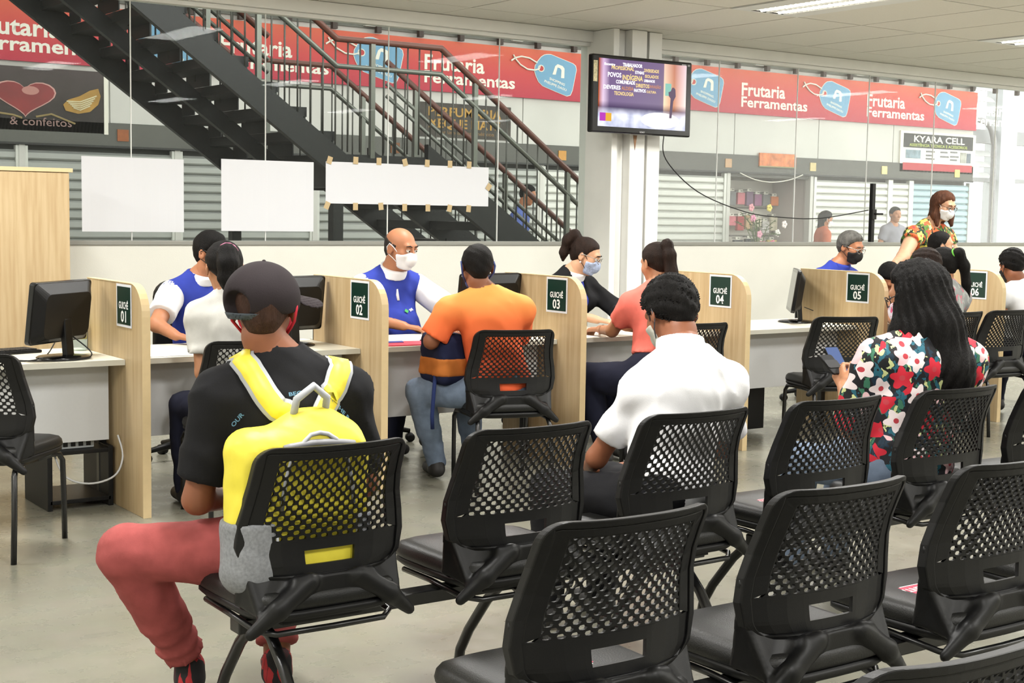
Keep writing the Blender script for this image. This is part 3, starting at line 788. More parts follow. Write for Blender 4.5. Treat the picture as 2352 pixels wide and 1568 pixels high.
# banner --------------------------------------------------------
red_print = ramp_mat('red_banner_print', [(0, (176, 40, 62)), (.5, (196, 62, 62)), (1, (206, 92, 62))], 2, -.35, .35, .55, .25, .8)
bn = empty('shop_banner', (10, YF-.06, 3.48), 0, 'long red shop banner with white words and blue tags across the arcade', 'banner')
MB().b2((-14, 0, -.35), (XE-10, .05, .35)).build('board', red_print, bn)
letter = mat('banner_letters', (232, 228, 214), .6); tagblue = mat('tag_blue', (112, 160, 190), .6, var=.05, vscale=4)
TAG = [(0.113, 0.206), (0.177, 0.21), (0.241, 0.194), (0.577, 0.11), (0.629, 0.077), (0.644, 0.02), (0.577, -0.278), (0.542, -0.346), (0.477, -0.365), (0.272, -0.311), (0.042, -0.246), (-0.032, -0.193), (-0.079, -0.117), (-0.107, -0.047), (-0.1, 0.025), (-0.065, 0.085), (0.005, 0.162), (0.059, 0.195)]
ARCH = [(0.207, -0.072), (0.254, 0.051), (0.299, 0.083), (0.392, 0.06), (0.425, 0.026), (0.424, -0.112), (0.364, -0.113), (0.37, 0.001), (0.342, 0.028), (0.296, 0.035), (0.266, -0.072)]
S1 = [(-0.532, 0.072), (-0.458, 0.12), (-0.353, 0.146), (-0.21, 0.132), (-0.074, 0.074)]; S2 = [(-0.495, 0.16), (-0.458, 0.106), (-0.368, 0.028), (-0.242, -0.028), (-0.117, -0.033), (-0.036, -0.01), (-0.019, 0.038)]
for k in range(7):
    tx = 4.36+2.99*k; hxx = 3.43+2.96*k; F0 = facing(tx-10, -.06, 0)
    text('Frutaria', facing(tx-10, -.055, -.002), .99, .205, letter, bn); text('Ferramentas', facing(tx-10, -.235, -.002), 1.52, .165, letter, bn)
    F = facing(hxx-10, .085, -.003)
    cx = .27; cy = -.08
    t = MB().prism([(cx+(p[0]-cx)*1.03, cy+(p[1]-cy)*1.03) for p in TAG], 0, .004, F).build('tag_outline', letter, bn)
    MB().prism(TAG, .004, .007, F).build('tag', tagblue, t)
    MB().prism(ARCH, .007, .010, F).build('tag_arch', letter, t)
    MB().tube([F @ Vector((.052*math.cos(a*PI/6), .045*math.sin(a*PI/6), .009)) for a in range(12)], .008, 6, True).build('tag_eyelet', letter, t)
    MB().prism([(.045*math.cos(a*PI/6), .038*math.sin(a*PI/6)) for a in range(12)], .007, .009, F).build('tag_hole', mat('banner_red', (186, 60, 60), .6), t)
    for S in (S1, S2): MB().tube([F @ Vector((p[0], p[1], .012)) for p in S], .012, 6).build('tag_string', letter, t)
    d = Vector((.412, -.111, 0)).normalized()
    Fx = F @ Matrix.Rotation(math.atan2(d.y, d.x), 4, 'Z')
    text('SHOPPING', F @ Matrix.Translation((.15, -.148, .008)) @ Matrix.Rotation(math.atan2(d.y, d.x), 4, 'Z'), .29, .036, letter, t)
    text('PHELIPPE DAOU', F @ Matrix.Translation((.06, -.19, .008)) @ Matrix.Rotation(math.atan2(d.y, d.x), 4, 'Z'), .42, .036, letter, t)
# other shop signs ----------------------------------------------
hs = empty('confectioner_sign', (4.9, YF-.03, 2.70), 0, 'dark sweet shop sign with a red heart, behind the stairs at the left', 'sign')
hs_w = 1.02
MB().b2((-1.6, 0, -.36), (.97, .03, .37)).build('board', ramp_mat('dark_brown_print', [(0, (30, 26, 22)), (.6, (58, 50, 46)), (1, (72, 62, 60))], 2, -.4, .4, .6, .5, 5), hs)
MB().b2((.97, -.01, -.37), (1.02, .03, .38)).build('frame', letter, hs)
def heart(sx_, sz): return [(sx_*1.0*(16*math.sin(t)**3)/16, sz*(13*math.cos(t)-5*math.cos(2*t)-2*math.cos(3*t)-math.cos(4*t))/14) for t in [2*PI*k/32 for k in range(32)]]
H1 = facing(.04, .03, -.004)
MB().prism(heart(.36, .20), 0, .003, H1).build('heart_rim', mat('heart_rim', (196, 150, 140), .5), hs)
MB().prism(heart(.34, .186), .003, .006, H1).build('heart', mat('heart_red', (128, 38, 36), .4, var=.25, vscale=3), hs)
MB().prism([(.06+.10*math.cos(a*PI/8), .07+.05*math.sin(a*PI/8)) for a in range(16)], .006, .008, H1).build('heart_shine', mat('heart_shine', (176, 120, 110), .4), hs)
SH = facing(.68, .02, -.004)
MB().prism([(-.20, -.06), (-.17, -.13), (-.02, -.16), (.12, -.13), (.22, -.04), (.25, .06), (.22, .15), (.12, .12), (.0, .05), (-.14, .0)], 0, .004, SH).build('shell', mat('shell_gold', (168, 128, 52), .5, var=.2, vscale=6), hs)
for k in range(5): MB().tube([SH @ Vector((-.16+.02*k, -.02-.018*k, .006)), SH @ Vector((.0, -.02-.024*k, .006)), SH @ Vector((.20-.02*k, .06-.03*k, .006))], .008, 5).build('shell_rib', mat('shell_cream', (218, 208, 170), .5), hs)
for a in ((-.4, -.16, -.1, -.19, .0, -.22), (.16, -.20, .34, -.16, .62, -.26)):
    MB().tube([(a[0], -.006, a[1]), (a[2], -.006, a[3]), (a[4], -.006, a[5])], .012, 5).build('flourish', mat('flourish_gold', (150, 132, 90), .5), hs)
text('& confeitos', facing(-.14, -.30, -.004), .72, .10, mat('dusty_rose_print', (150, 120, 112), .6), hs, bold=False)
ps = empty('perfumery_sign', (11.03, YF-.03, 2.745), 0, 'dark perfumery sign with gold letters behind the stair railing', 'sign')
MB().b2((-.79, 0, -.235), (.79, .03, .235)).build('board', mat('dark_mottled_print', (62, 56, 48), .6, var=.35, vscale=6), ps)
gold = mat('gold_print', (176, 134, 52), .5)
text('PERFUMARIA', facing(-.60, .055, -.002), 1.22, .125, gold, ps); text('XEQUE MATE', facing(-.60, -.105, -.002), 1.2, .125, gold, ps)
text('Perfumes e cosméticos', facing(-.45, -.19, -.002), .95, .05, mat('bronze_print', (120, 92, 50), .5), ps)
ks = empty('phone_shop_sign', (21.31, YF-.03, 2.685), 0, 'white framed phone shop sign with black header at the right end of the arcade', 'sign')
MB().b2((-1.05, 0, -.36), (1.05, .03, .36)).build('board', letter, ks)
MB().b2((-.97, -.004, .07), (.97, .0, .32)).build('header', mat('black_print', (40, 40, 40), .6), ks)
MB().b2((-.97, -.004, -.33), (.97, .0, -.20)).build('footer', mat('crimson_print', (176, 44, 54), .6), ks)
text('KYARA CELL', facing(-.70, .175, -.008), 1.42, .115, letter, ks)
text('ASSISTÊNCIA TÉCNICA E ACESSÓRIOS', facing(-.82, .095, -.008), 1.62, .05, mat('lime_print', (178, 190, 90), .6), ks)
for (a, bb, c_, d_, cc) in ((-.9, -.12, -.5, .03, (120, 140, 150)), (.62, -.16, .78, .03, (150, 150, 140)), (.8, -.16, .92, .02, (90, 100, 110))):
    MB().b2((a, -.006, bb), (c_, 0, d_)).build('product_picture', mat('pic%d' % int(a*100), cc, .5, var=.4, vscale=8), ks)
for i_, (x, z) in enumerate(((-.35, .0), (-.35, -.07), (-.35, -.13), (.05, .0), (.05, -.08), (.33, .01), (.33, -.07), (.33, -.13))):
    MB().b2((x, -.005, z), (x+(.2 if i_ % 2 else .24), 0, z+.03)).build('print_line', mat('grey_print', (110, 110, 112), .6), ks)
# gift shop opening ---------------------------------------------
gs = struct(MB().b2((16.13, 17.95, 0), (18.1, 18.0, 2.2)).build('wall_gift_shop', mat('slat_board', (150, 146, 138), .7)))
for k in range(9): MB().b2((16.16, 17.92, .2+k*.24), (18.1, 17.95, .41+k*.24)).build('slat_board', mat('slat_board_face', (214, 208, 196), .6), gs)
MB().b2((16.13, YF+.02, 2.12), (18.11, 18.0, 2.18)).build('soffit', lintel_m, gs)
for x in (16.13, 18.08): MB().b2((x, YF+.02, 0), (x+.03, 17.95, 2.15)).build('side_wall', mat('shop_side_wall', (205, 196, 190), .7), gs)
items = [('orange', (220, 120, 50), 17.62, 1.75), ('pink', (205, 110, 120), 17.05, 1.78), ('mauve', (120, 90, 120), 17.35, 1.78), ('white', (215, 210, 205), 16.75, 1.76), ('violet', (150, 90, 130), 17.48, 1.76), ('grey', (120, 120, 120), 16.9, 1.78),
         ('cream', (225, 215, 190), 17.4, 1.38), ('white', (230, 228, 226), 17.65, 1.30), ('red', (170, 60, 60), 17.05, 1.36), ('mauve', (140, 110, 140), 16.6, 1.40), ('black', (50, 52, 56), 16.95, .98), ('black', (60, 60, 64), 17.15, .98), ('rose', (205, 120, 130), 17.45, .98), ('yellow', (214, 190, 120), 17.7, .98), ('crimson', (170, 50, 70), 16.75, .92), ('teal', (90, 140, 140), 16.45, 1.76), ('brown', (120, 84, 64), 16.5, 1.38), ('tan', (190, 160, 120), 17.22, 1.38), ('pink', (214, 150, 160), 16.85, 1.40), ('grey', (150, 150, 152), 17.55, 1.76), ('cream', (226, 220, 200), 17.8, 1.36), ('green', (110, 140, 90), 16.4, .98)]
rows_ = {1.75: 'top', 1.78: 'top', 1.76: 'top', 1.38: 'middle', 1.30: 'middle', 1.36: 'middle', 1.40: 'middle', .98: 'bottom', .92: 'bottom'}
seen_l = {}
rc_ = {}
for it in items: rc_.setdefault(rows_[it[3]], []).append(it[2])
for k_ in rc_: rc_[k_].sort()
for i_, (n_, c_, x, z) in enumerate(items):
    rk = rc_[rows_[z]]; xx = 16.42+(rk.index(x)+.5)*(1.60/len(rk)); half = .42*1.60/len(rk)
    r = empty('merchandise_pack', (xx, 17.72, z), .1*((i_ % 3)-1), None, None)
    lb = '%s hanging gift pack in the %s row of the gift shop display' % (n_, rows_[z])
    if lb in seen_l: lb = '%s hanging gift pack in the %s row, right of its twin' % (n_, rows_[z])
    seen_l[lb] = 1; tag(r, lb, 'pack', 'gift shop goods')
    hgt = .16+.04*(i_ % 3); wdt = min(.10+.03*(i_ % 2), half)
    MB().b2((-wdt, -.03, -hgt/2), (wdt, .03, hgt/2)).build('pack', mat('goods_'+n_, c_, .5, var=.2, vscale=10), r, bevel=.01)
    MB().b2((-.05, -.005, hgt/2), (.05, .005, hgt/2+.05)).build('hang_card', letter, r)
    MB().tube([(0, -.04, hgt/2+.03), (0, .14, hgt/2+.03)], .006, 6).build('hook', dark_m, r)
garl = cable('fairy_lights', [(16.35, YF-.05, 2.18), (16.7, YF-.05, 2.08), (17.1, YF-.05, 2.05), (17.5, YF-.05, 2.10), (17.8, YF-.05, 2.19)], .008, letter, 'string of pale fairy lights hung across the gift shop opening', 'garland')
bx = empty('shop_header_sign', (17.2, YF-.06, 2.40), 0, 'small orange and red sign above the gift shop opening', 'sign')
MB().b2((-.42, 0, -.10), (.42, .03, .12)).build('board', mat('orange_sign_print', (205, 120, 70), .6, var=.5, vscale=9), bx)
MB().b2((-.43, -.005, -.11), (.43, 0, -.09)).build('frame', mat('olive_frame', (130, 130, 90), .6), bx)
# flowering plant at the shop
fp = empty('flower_stand', (16.42, 16.55, 0), 0, 'tall leafy plant with pink and white blossoms at the gift shop', 'plant')
MB().lathe([(.14, 0), (.18, .3), (.19, .32), (.17, .32)], (0, 0, .55), 14).build('pot', mat('white_pot', (220, 216, 208), .4), fp, True)
MB().b2((-.2, -.2, 0), (.2, .2, .55)).build('pedestal', mat('pale_pedestal', (190, 186, 178), .6), fp, bevel=.01)
rnd = random.Random(3); lf = MB(); leafm = mat('leaf_green', (92, 112, 62), .6, var=.2, vscale=9)
stems = MB()
for k in range(14):
    a = rnd.uniform(0, 2*PI); rr = rnd.uniform(.1, .42); h_ = rnd.uniform(1.05, 1.62)
    p = [(0, 0, .85), (rr*.5*math.cos(a), rr*.5*math.sin(a), .6+h_*.5), (rr*math.cos(a), rr*math.sin(a), h_)]
    stems.tube(p, .006, 5)
    for q in range(7):
        t = .3+.1*q; x, y, z = [p[1][i_]+(p[2][i_]-p[1][i_])*(t-.3)/.7 for i_ in range(3)]; b_ = rnd.uniform(0, 2*PI)
        d = Vector((math.cos(b_), math.sin(b_), rnd.uniform(-.3, .5))).normalized(); s_ = d.cross(Vector((0, 0, 1))).normalized()*.025; P = Vector((x, y, z)); l_ = rnd.uniform(.08, .13)
        lf.add([P, P+d*l_*.5+s_, P+d*l_, P+d*l_*.5-s_], [(0, 1, 2, 3)])
stems.build('stems', leafm, fp); o = lf.build('leaves', leafm, fp); o['kind'] = 'stuff'
for k, (x, z, c_) in enumerate(((-.25, 1.45, (230, 150, 180)), (.1, 1.62, (225, 205, 100)), (.45, 1.36, (238, 225, 220)), (-.1, 1.2, (236, 170, 190)), (-.35, .95, (236, 228, 222)), (.2, 1.05, (228, 130, 150)), (-.3, 1.62, (220, 150, 160)), (.3, 1.22, (236, 232, 225)))):
    fm_ = MB()
    for q in range(5):
        a = 2*PI*q/5; fm_.ball((x+.035*math.cos(a), -.12, z+.035*math.sin(a)), (.03, .015, .03), 8, 5)
    fm_.build('blossom', mat('petal%d' % k, c_, .6), fp, True)
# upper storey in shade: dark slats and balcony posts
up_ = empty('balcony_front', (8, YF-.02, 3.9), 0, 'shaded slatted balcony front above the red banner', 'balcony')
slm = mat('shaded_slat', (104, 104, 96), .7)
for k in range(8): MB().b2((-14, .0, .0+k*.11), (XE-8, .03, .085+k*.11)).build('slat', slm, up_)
for k in range(38): MB().b2((-9+k*.66, -.10, -.06), (-8.93+k*.66, -.03, 1.1)).build('post', mat('balcony_brown', (62, 48, 42), .6), up_)
MB().b2((-14, -.10, 1.1), (XE-8, -.02, 1.16)).build('rail', mat('balcony_brown', (62, 48, 42), .6), up_)
for k in range(9): MB().b2((-8.2+k*2.4, -.06, .02), (-8.02+k*2.4, -.0, .5)).build('pale_block', grey_wall, up_)
rf = empty('ceiling_arcade', (0, 0, 5.6), kind='structure')
for k in range(17): MB().b2((-6+k*1.75, YW+.13, 0), (-6+k*1.75+1.15, 20, .15)).build('roof_panel', mat('arcade_soffit', (120, 118, 110), .8), rf)  # unseen roof, gaps added to let sky light down on the shop fronts
struct(MB().b2((-6.1, YW+.13, 0), (-6, YF+.3, 5.6)).build('wall_arcade_end', grey_wall))
# far right: louvred hall end with columns
lv = empty('louvre_wall', (27, 19, 0), 0, 'white louvred hall wall with bright slots at the right edge', 'louvres')
lm = mat('louvre_blade', (196, 196, 196), .6)
for a, bb in ((22.5, 25.55), (26.2, 30.0), (30.6, 36)):
    me_ = MB().box((0, 0, 0), (bb-a, .16, .015), Matrix.Rotation(rd(50), 3, 'X')).mesh('blade')
    for k in range(17):
        z = 2.42+k*.225
        if 3.05 < z < 3.45: continue
        obj('blade', me_, lm, lv, loc=((a+bb)/2-27, 0, z))
colm = mat('pale_grey_column', (188, 190, 194), .6)
for a, bb in ((25.60, 26.14), (30.1, 30.6)): MB().b2((a-27, -.2, 0), (bb-27, .2, 6)).build('column', colm, lv)
MB().b2((-4.6, -.08, 3.08), (12, .08, 3.36)).build('cross_beam', mat('grey_beam', (150, 150, 152), .6), lv)
MB().b2((-4.6, -.1, 2.28), (12, .1, 2.36)).build('lower_beam', mat('grey_beam', (150, 150, 152), .6), lv)
cable('drain_pipe', [(24.0, 18.7, 3.2), (24.3, 18.7, 3.5), (24.9, 18.7, 3.5), (25.2, 18.7, 3.2), (25.25, 18.7, 2.5), (25.25, 18.7, 0)], .06, mat('grey_pipe', (140, 138, 140), .5), 'grey pipe bent beside the column at the right', 'pipe')
struct(MB().b2((10, 44, 0), (60, 44.2, 3.2)).build('wall_far', mat('far_white_wall', (230, 232, 234), .8)))
# ------------------------------------------------------------ the stairs
YN, YC, YFR = 11.5, 12.6, 13.7
LZ, LX0, LX1 = 1.98, 6.1, 7.2; RUN, RISE = .279, .2
stc = mat('black_stair_steel', (15, 16, 14), .5, var=.15, vscale=4)
st = empty('staircase', (6.6, 12.6, 0), 0, 'dark steel staircase with open risers and a landing beyond the glass', 'staircase')
ox, oy = -6.6, -12.6
MxS = Matrix(((1, 0, 0, 0), (0, 0, 1, 0), (0, 1, 0, 0), (0, 0, 0, 1)))     # (x,z,y) -> xyz
sl = RISE/RUN; NUP, NLO = 15, 9
for y in (YN, YC, YFR):
    a, bb = LX0, LX0-RUN*NUP
    lo_, hi_ = (.22, .06) if y != YC else (.24, -.06)
    up_poly = [(a+.2, LZ-.143+hi_), (bb, LZ+RISE*NUP+hi_), (bb, LZ+RISE*NUP-lo_), (a+.2, LZ-.143-lo_)]
    MB().prism([(p[0]+ox, p[1]) for p in up_poly], y-.035+oy, y+.035+oy, MxS).build('stringer', stc, st)
    a, bb = LX1, LX1+LZ/sl
    lo_poly = [(a-.15, LZ+.12), (bb, .10), (bb+.1, 0), (bb-.35, 0), (a-.15, LZ-.24)]
    MB().prism([(p[0]+ox, p[1]) for p in lo_poly], y-.035+oy, y+.035+oy, MxS).build('stringer', stc, st)
tread = MB().b2((-RUN*.52, YN+.03+oy, -.085), (RUN*.5, YFR-.03+oy, 0)).mesh('tread')
risers = MB()
for (ya, yb_) in ((YN+.03, YN+.34), (YC-.27, YC+.27), (YFR-.34, YFR-.03)): risers.b2((RUN*.42, ya+oy, -RISE), (RUN*.46, yb_+oy, -.04))
riser = risers.mesh('riser_plate')
for k in range(NUP):
    x, z = LX0-RUN*(k+.5), LZ+RISE*(k+1)
    t = obj('tread', tread, stc, st, loc=(x+ox, 0, z)); obj('riser_plate', riser, stc, t)
for k in range(NLO):
    x, z = LX1+RUN*(k+.5), LZ-RISE*(k+1)
    t = obj('tread', tread, stc, st, loc=(x+ox, 0, z))
MB().b2((LX0+ox, YN+oy, LZ-.05), (LX1+ox, YFR+oy, LZ)).build('landing_plate', stc, st)
for y in (YN, YC, YFR): MB().b2((LX0+ox-.05, y-.04+oy, LZ-.30), (LX1+ox+.05, y+.04+oy, LZ-.03)).build('landing_beam', stc, st)
for x in (LX0, LX1): MB().b2((x-.05+ox, YN+oy, LZ-.30), (x+.05+ox, YFR+oy, LZ-.05)).build('landing_beam', stc, st)
for y in (YN, YFR):
    MB().b2((LX0-.05+ox, y-.05+oy, 0), (LX0+.05+ox, y+.05+oy, LZ-.3)).build('post', stc, st)
MB().b2((8.0-.05+ox, YC-.05+oy, 0), (8.05+ox, YC+.05+oy, 1.2)).build('post', stc, st)
brown = mat('brown_handrail', (92, 52, 40), .45); steel = mat('grey_rail_steel', (112, 114, 106), .35, .6, var=.1, vscale=6)
thin = mat('baluster_steel', (72, 72, 66), .45, .4)
bal = MB().tube([(0, 0, 0), (0, 0, 1)], .009, 6).mesh('baluster', True)
def zfloor(x): return LZ if LX0 <= x <= LX1 else (LZ+(LX0-x)*sl if x < LX0 else LZ-(x-LX1)*sl)
for y, lab, dbl in ((YN, 'near', 0), (YC, 'middle', 1), (YFR, 'far', 0)):
    def line(h, xa=LX0-RUN*NUP, xb=9.75): return [(x-6.6, 0, zfloor(x)+h) for x in (xa, LX0, LX1, xb)]
    runs = [line(1.02)] if lab != 'middle' else [[(x-6.6, 0, zfloor(x)+1.02) for x in (LX0-RUN*NUP, LX0-.15)], [(x-6.6, 0, zfloor(x)+1.02) for x in (LX1+.05, 9.75)]]
    hm_ = MB()
    for rn in runs: hm_.tube(rn, .032, 8)
    r = hm_.build('railing', brown, st, True, loc=(0, y-12.6, 0)); r['label'] = '%s stair railing with brown handrail' % {'near': 'nearest', 'middle': 'middle', 'far': 'farthest'}[lab]
    for hh, rr in (((.78, .026),) if not dbl else ((.80, .022), (.68, .022))):
        for rn in ([line(hh)] if lab != 'middle' else [[(x-6.6, 0, zfloor(x)+hh) for x in (LX0-RUN*NUP, LX0-.15)], [(x-6.6, 0, zfloor(x)+hh) for x in (LX1+.05, 9.75)]]):
            MB().tube(rn, rr, 8).build('mid_rail', steel, r, True)
    x = LX0-RUN*NUP+.05; k = 0
    while x < 9.75:
        if not (lab == 'middle' and LX0-.15 < x < LX1):
            if k % 9 == 0: MB().b2((x-.022-6.6, -.022, zfloor(x)-.05), (x+.022-6.6, .022, zfloor(x)+1.0)).build('post', steel, r)
            else:
                o = obj('baluster', bal, thin, r, loc=(x-6.6, 0, zfloor(x)+.02)); o.scale = (1, 1, .98)
        x += .125; k += 1
# ------------------------------------------------------------ television on the column
tv = empty('television', (7.565, 9.02, 2.435), 0, 'black flat television bracketed to the white column, showing a talk show', 'television')
W_, H_ = 1.05, .615
FT = frame((0, 0, 0), (1, 0, 0), (0, 0, 1))          # looks towards -Y
MB().b2((-W_/2, -.03, -H_/2), (W_/2, .03, H_/2)).build('casing', black_gloss, tv, bevel=.012)
MB().b2((-W_/2+.15, .03, -.2), (W_/2-.15, .07, .2)).build('rear_housing', black_plastic, tv, bevel=.02)
def screen_mat():
    """the broadcast picture as a flat self-lit print"""
    M = bpy.data.materials.new('television_picture'); M.use_nodes = True; nt = M.node_tree; nt.nodes.clear(); L = nt.links.new
    tc = nt.nodes.new('ShaderNodeTexCoord'); sp = nt.nodes.new('ShaderNodeSeparateXYZ'); L(tc.outputs['Object'], sp.inputs[0])
    def ramp(src, lo, hi, stops):
        mr = nt.nodes.new('ShaderNodeMapRange'); mr.inputs[1].default_value = lo; mr.inputs[2].default_value = hi; L(src, mr.inputs[0])
        r = nt.nodes.new('ShaderNodeValToRGB'); el = r.color_ramp.elements
        while len(el) < len(stops): el.new(.5)
        for e, (p, c) in zip(el, stops): e.position = p; e.color = (*lin(c), 1)
        L(mr.outputs[0], r.inputs[0]); return r.outputs[0]
    n = nt.nodes.new('ShaderNodeTexNoise'); n.inputs['Scale'].default_value = 9; L(tc.outputs['Object'], n.inputs['Vector'])
    a = ramp(sp.outputs['X'], -.46, .46, [(0, (150, 70, 30)), (.05, (190, 170, 190)), (.12, (104, 88, 118)), (.68, (112, 100, 122)), (.735, (118, 104, 120)), (.74, (214, 190, 160)), (.86, (176, 124, 96)), (1, (214, 196, 190))])
    b_ = ramp(sp.outputs['Z'], -.27, .27, [(0, (250, 250, 252)), (.22, (226, 226, 236)), (.30, (150, 144, 164)), (.40, (255, 255, 255)), (1, (235, 225, 240))])
    mx = nt.nodes.new('ShaderNodeMix'); mx.data_type = 'RGBA'; mx.blend_type = 'MULTIPLY'; mx.inputs[0].default_value = 1; L(a, mx.inputs[6]); L(b_, mx.inputs[7])
    fl_ = nt.nodes.new('ShaderNodeMapRange'); fl_.inputs[1].default_value = -.16; fl_.inputs[2].default_value = -.10; fl_.inputs[3].default_value = 1; fl_.inputs[4].default_value = 0; L(sp.outputs['Z'], fl_.inputs[0])
    flo = ramp(n.outputs['Fac'], .3, .7, [(0, (150, 154, 176)), (1, (212, 214, 226))])
    m2 = nt.nodes.new('ShaderNodeMix'); m2.data_type = 'RGBA'; L(fl_.outputs[0], m2.inputs[0]); L(mx.outputs[2], m2.inputs[6]); L(flo, m2.inputs[7])
    e = nt.nodes.new('ShaderNodeEmission'); e.inputs[1].default_value = 1.7; L(m2.outputs[2], e.inputs[0])
    o = nt.nodes.new('ShaderNodeOutputMaterial'); L(e.outputs[0], o.inputs[0]); return M
SW, SH_ = .925, .535
sc_ = MB().b2((-SW/2, -.0315, -SH_/2+.01), (SW/2, -.0305, SH_/2+.01)).build('screen', screen_mat(), tv); sc_['label'] = 'lit screen with a cloud of words'
tw, ty_, to_ = glow('screen_white', (250, 248, 250), 1.8), glow('screen_yellow', (235, 205, 130), 1.4), glow('screen_orange', (190, 130, 95), 1.3)
words = [('TRABALHADOR', -0.220, 0.227, 0.204, 0.028, tw), ('PROFISSIONAL', -0.334, 0.197, 0.234, 0.029, ty_), ('ETNIAS', -0.089, 0.176, 0.093, 0.024, tw), ('DIVERSIDADE', 0.005, 0.197, 0.157, 0.026, ty_), ('POVOS', -0.371, 0.136, 0.138, 0.037, tw), ('INDÍGENA', -0.220, 0.121, 0.212, 0.040, ty_), ('ISOLADOS', 0.015, 0.152, 0.144, 0.025, ty_), ('COMUNIDADE', -0.286, 0.088, 0.197, 0.028, tw), ('URBANOS', 0.005, 0.117, 0.115, 0.021, tw), ('DEVERES', -0.412, 0.040, 0.173, 0.031, tw), ('ALDEIA', -0.230, 0.040, 0.128, 0.028, to_), ('DIREITOS', -0.078, 0.070, 0.141, 0.030, ty_), ('INVASÃO', 0.067, 0.072, 0.121, 0.024, to_), ('NATIVOS', -0.096, 0.032, 0.122, 0.026, tw), ('TECNOLOGIA', -0.303, -0.004, 0.202, 0.029, ty_), ('CULTURA', 0.034, 0.031, 0.103, 0.019, ty_)]
for s, x, z, w_, h_, mm in words: text(s, frame((x, -.0316, z), (1, 0, 0), (0, 0, 1)), w_, h_, mm, sc_, name='screen_word')
text('Encontro', frame((-SW/2+.055, -.0316, .225), (1, 0, 0), (0, 0, 1)), .11, .02, tw, sc_, name='screen_word')
for (a, bb, c_, d_, cc) in ((-.445, -.215, -.385, -.15, (190, 70, 190)), (-.385, -.215, -.325, -.15, (235, 180, 70))):
    MB().b2((a, -.0325, bb), (c_, -.0318, d_)).build('screen_emblem', glow('emb%d' % int(a*100), cc, 1), sc_)
MB().prism([(.19+.21*math.cos(k*PI/10), -.185+.065*math.sin(k*PI/10)) for k in range(20)], .0317, .0322, FT).build('screen_floor_disc', glow('screen_disc', (252, 250, 250), 1.1), sc_)
fig = MB().prism([(.285, -.16), (.31, -.16), (.325, -.02), (.35, .02), (.345, .075), (.33, .09), (.31, .09), (.295, .06), (.27, .05), (.275, .02), (.295, .0)], .0322, .0326, FT).build('screen_figure', glow('screen_fig', (120, 104, 122), .9), sc_)
MB().b2((.235, -.0322, .02), (.30, -.0318, .12)).build('screen_board', glow('screen_board', (150, 205, 190), 1), sc_)
text('SONY', frame((0, -.0305, -.295), (1, 0, 0), (0, 0, 1)), .055, .014, mat('silver_logo', (170, 170, 170), .4), tv, align='c')
lb = MB().b2((-.515, -.0312, .09), (-.475, -.0302, .255)).build('energy_label', mat('label_buff', (190, 180, 140), .6, var=.35, vscale=60), tv)
for a in (.41, .475): MB().b2((a, -.0312, .272), (a+(.05 if a < .45 else .025), -.0302, .288)).build('corner_label', mat('label_grey', (150, 150, 150), .5), tv)
MB().b2((-.06, .07, -.08), (.06, .16, .08)).build('wall_bracket', black_metal, tv)
MB().prism([(-.02, -.31), (.02, -.31), (.0, -.43)], -.06, -.055, FT).build('cable_strap', mat('brown_strap', (130, 96, 66), .7), tv)
cable('television_cable', [(7.85, 9.05, 2.14), (8.1, 9.30, 1.95), (8.6, 9.44, 1.69), (9.2, 9.45, 1.52), (9.7, 9.45, 1.475), (10.2, 9.45, 1.475), (10.85, 9.45, 1.56)], .005, black_plastic, 'thin black cable sagging from the television to the window handle', 'cable')
hb = empty('window_handle', (10.915, 9.46, 1.25), 0, 'long black window locking bar with a lever on the glass', 'handle')
MB().b2((-.022, -.02, 0), (.022, .02, .57)).build('bar', black_plastic, hb, bevel=.003)
MB().b2((-.03, -.035, .22), (.03, -.018, .32)).build('lever_plate', black_plastic, hb, bevel=.003)
MB().tube([(0, -.04, .275), (.10, -.05, .275)], .009, 8).build('lever', black_plastic, hb, True)
# papers taped to the glass
def sheet(x0_, x1_, z0_, z1_, label, tapes=()):
    r = empty('paper_sheet', ((x0_+x1_)/2, YW+.03, (z0_+z1_)/2), 0, label, 'paper', 'white papers on the glass')
    xs = np.linspace(x0_, x1_, 13)-(x0_+x1_)/2; zs = np.linspace(z0_, z1_, 5)-(z0_+z1_)/2; vs_ = []; fs_ = []
    for k, x in enumerate(xs):
        for z in zs: vs_.append((x, .002*math.sin(k*1.3), z)); 
    for k in range(12):
        for q in range(4): fs_.append((k*5+q, (k+1)*5+q, (k+1)*5+q+1, k*5+q+1))
    n = len(vs_); vs_ = vs_+[(a, b_+.0015, c_) for a, b_, c_ in vs_]; fs_ = fs_+[tuple(n+i for i in f[::-1]) for f in fs_]
    MB().add(vs_, fs_).build('sheet', paper, r)
    for (tx, tz, a) in tapes:
        MB().box((tx-(x0_+x1_)/2, -.004, tz-(z0_+z1_)/2), (.042, .001, .055), Matrix.Rotation(a, 3, 'Y')).build('tape', mat('beige_tape', (196, 172, 128), .5), r)
sheet(3.14, 3.86, 1.305, 1.81, 'square white sheet on the glass nearest the cabinet')
sheet(4.14, 4.87, 1.315, 1.825, 'square white sheet on the glass above the black-masked clerk')
tp = [(5.0, 1.845, .3), (5.22, 1.85, .05), (5.42, 1.85, 0), (5.65, 1.85, -.3), (5.85, 1.85, .05), (6.06, 1.85, 0), (6.24, 1.85, .05), (4.98, 1.51, .4), (5.22, 1.505, 0), (5.44, 1.51, -.1), (5.65, 1.505, 0), (5.86, 1.505, 0), (6.06, 1.505, .2), (6.24, 1.505, .1), (6.43, 1.68, .6)]
sheet(4.97, 6.43, 1.525, 1.835, 'long white paper strip taped to the glass above the bald clerk', tp)
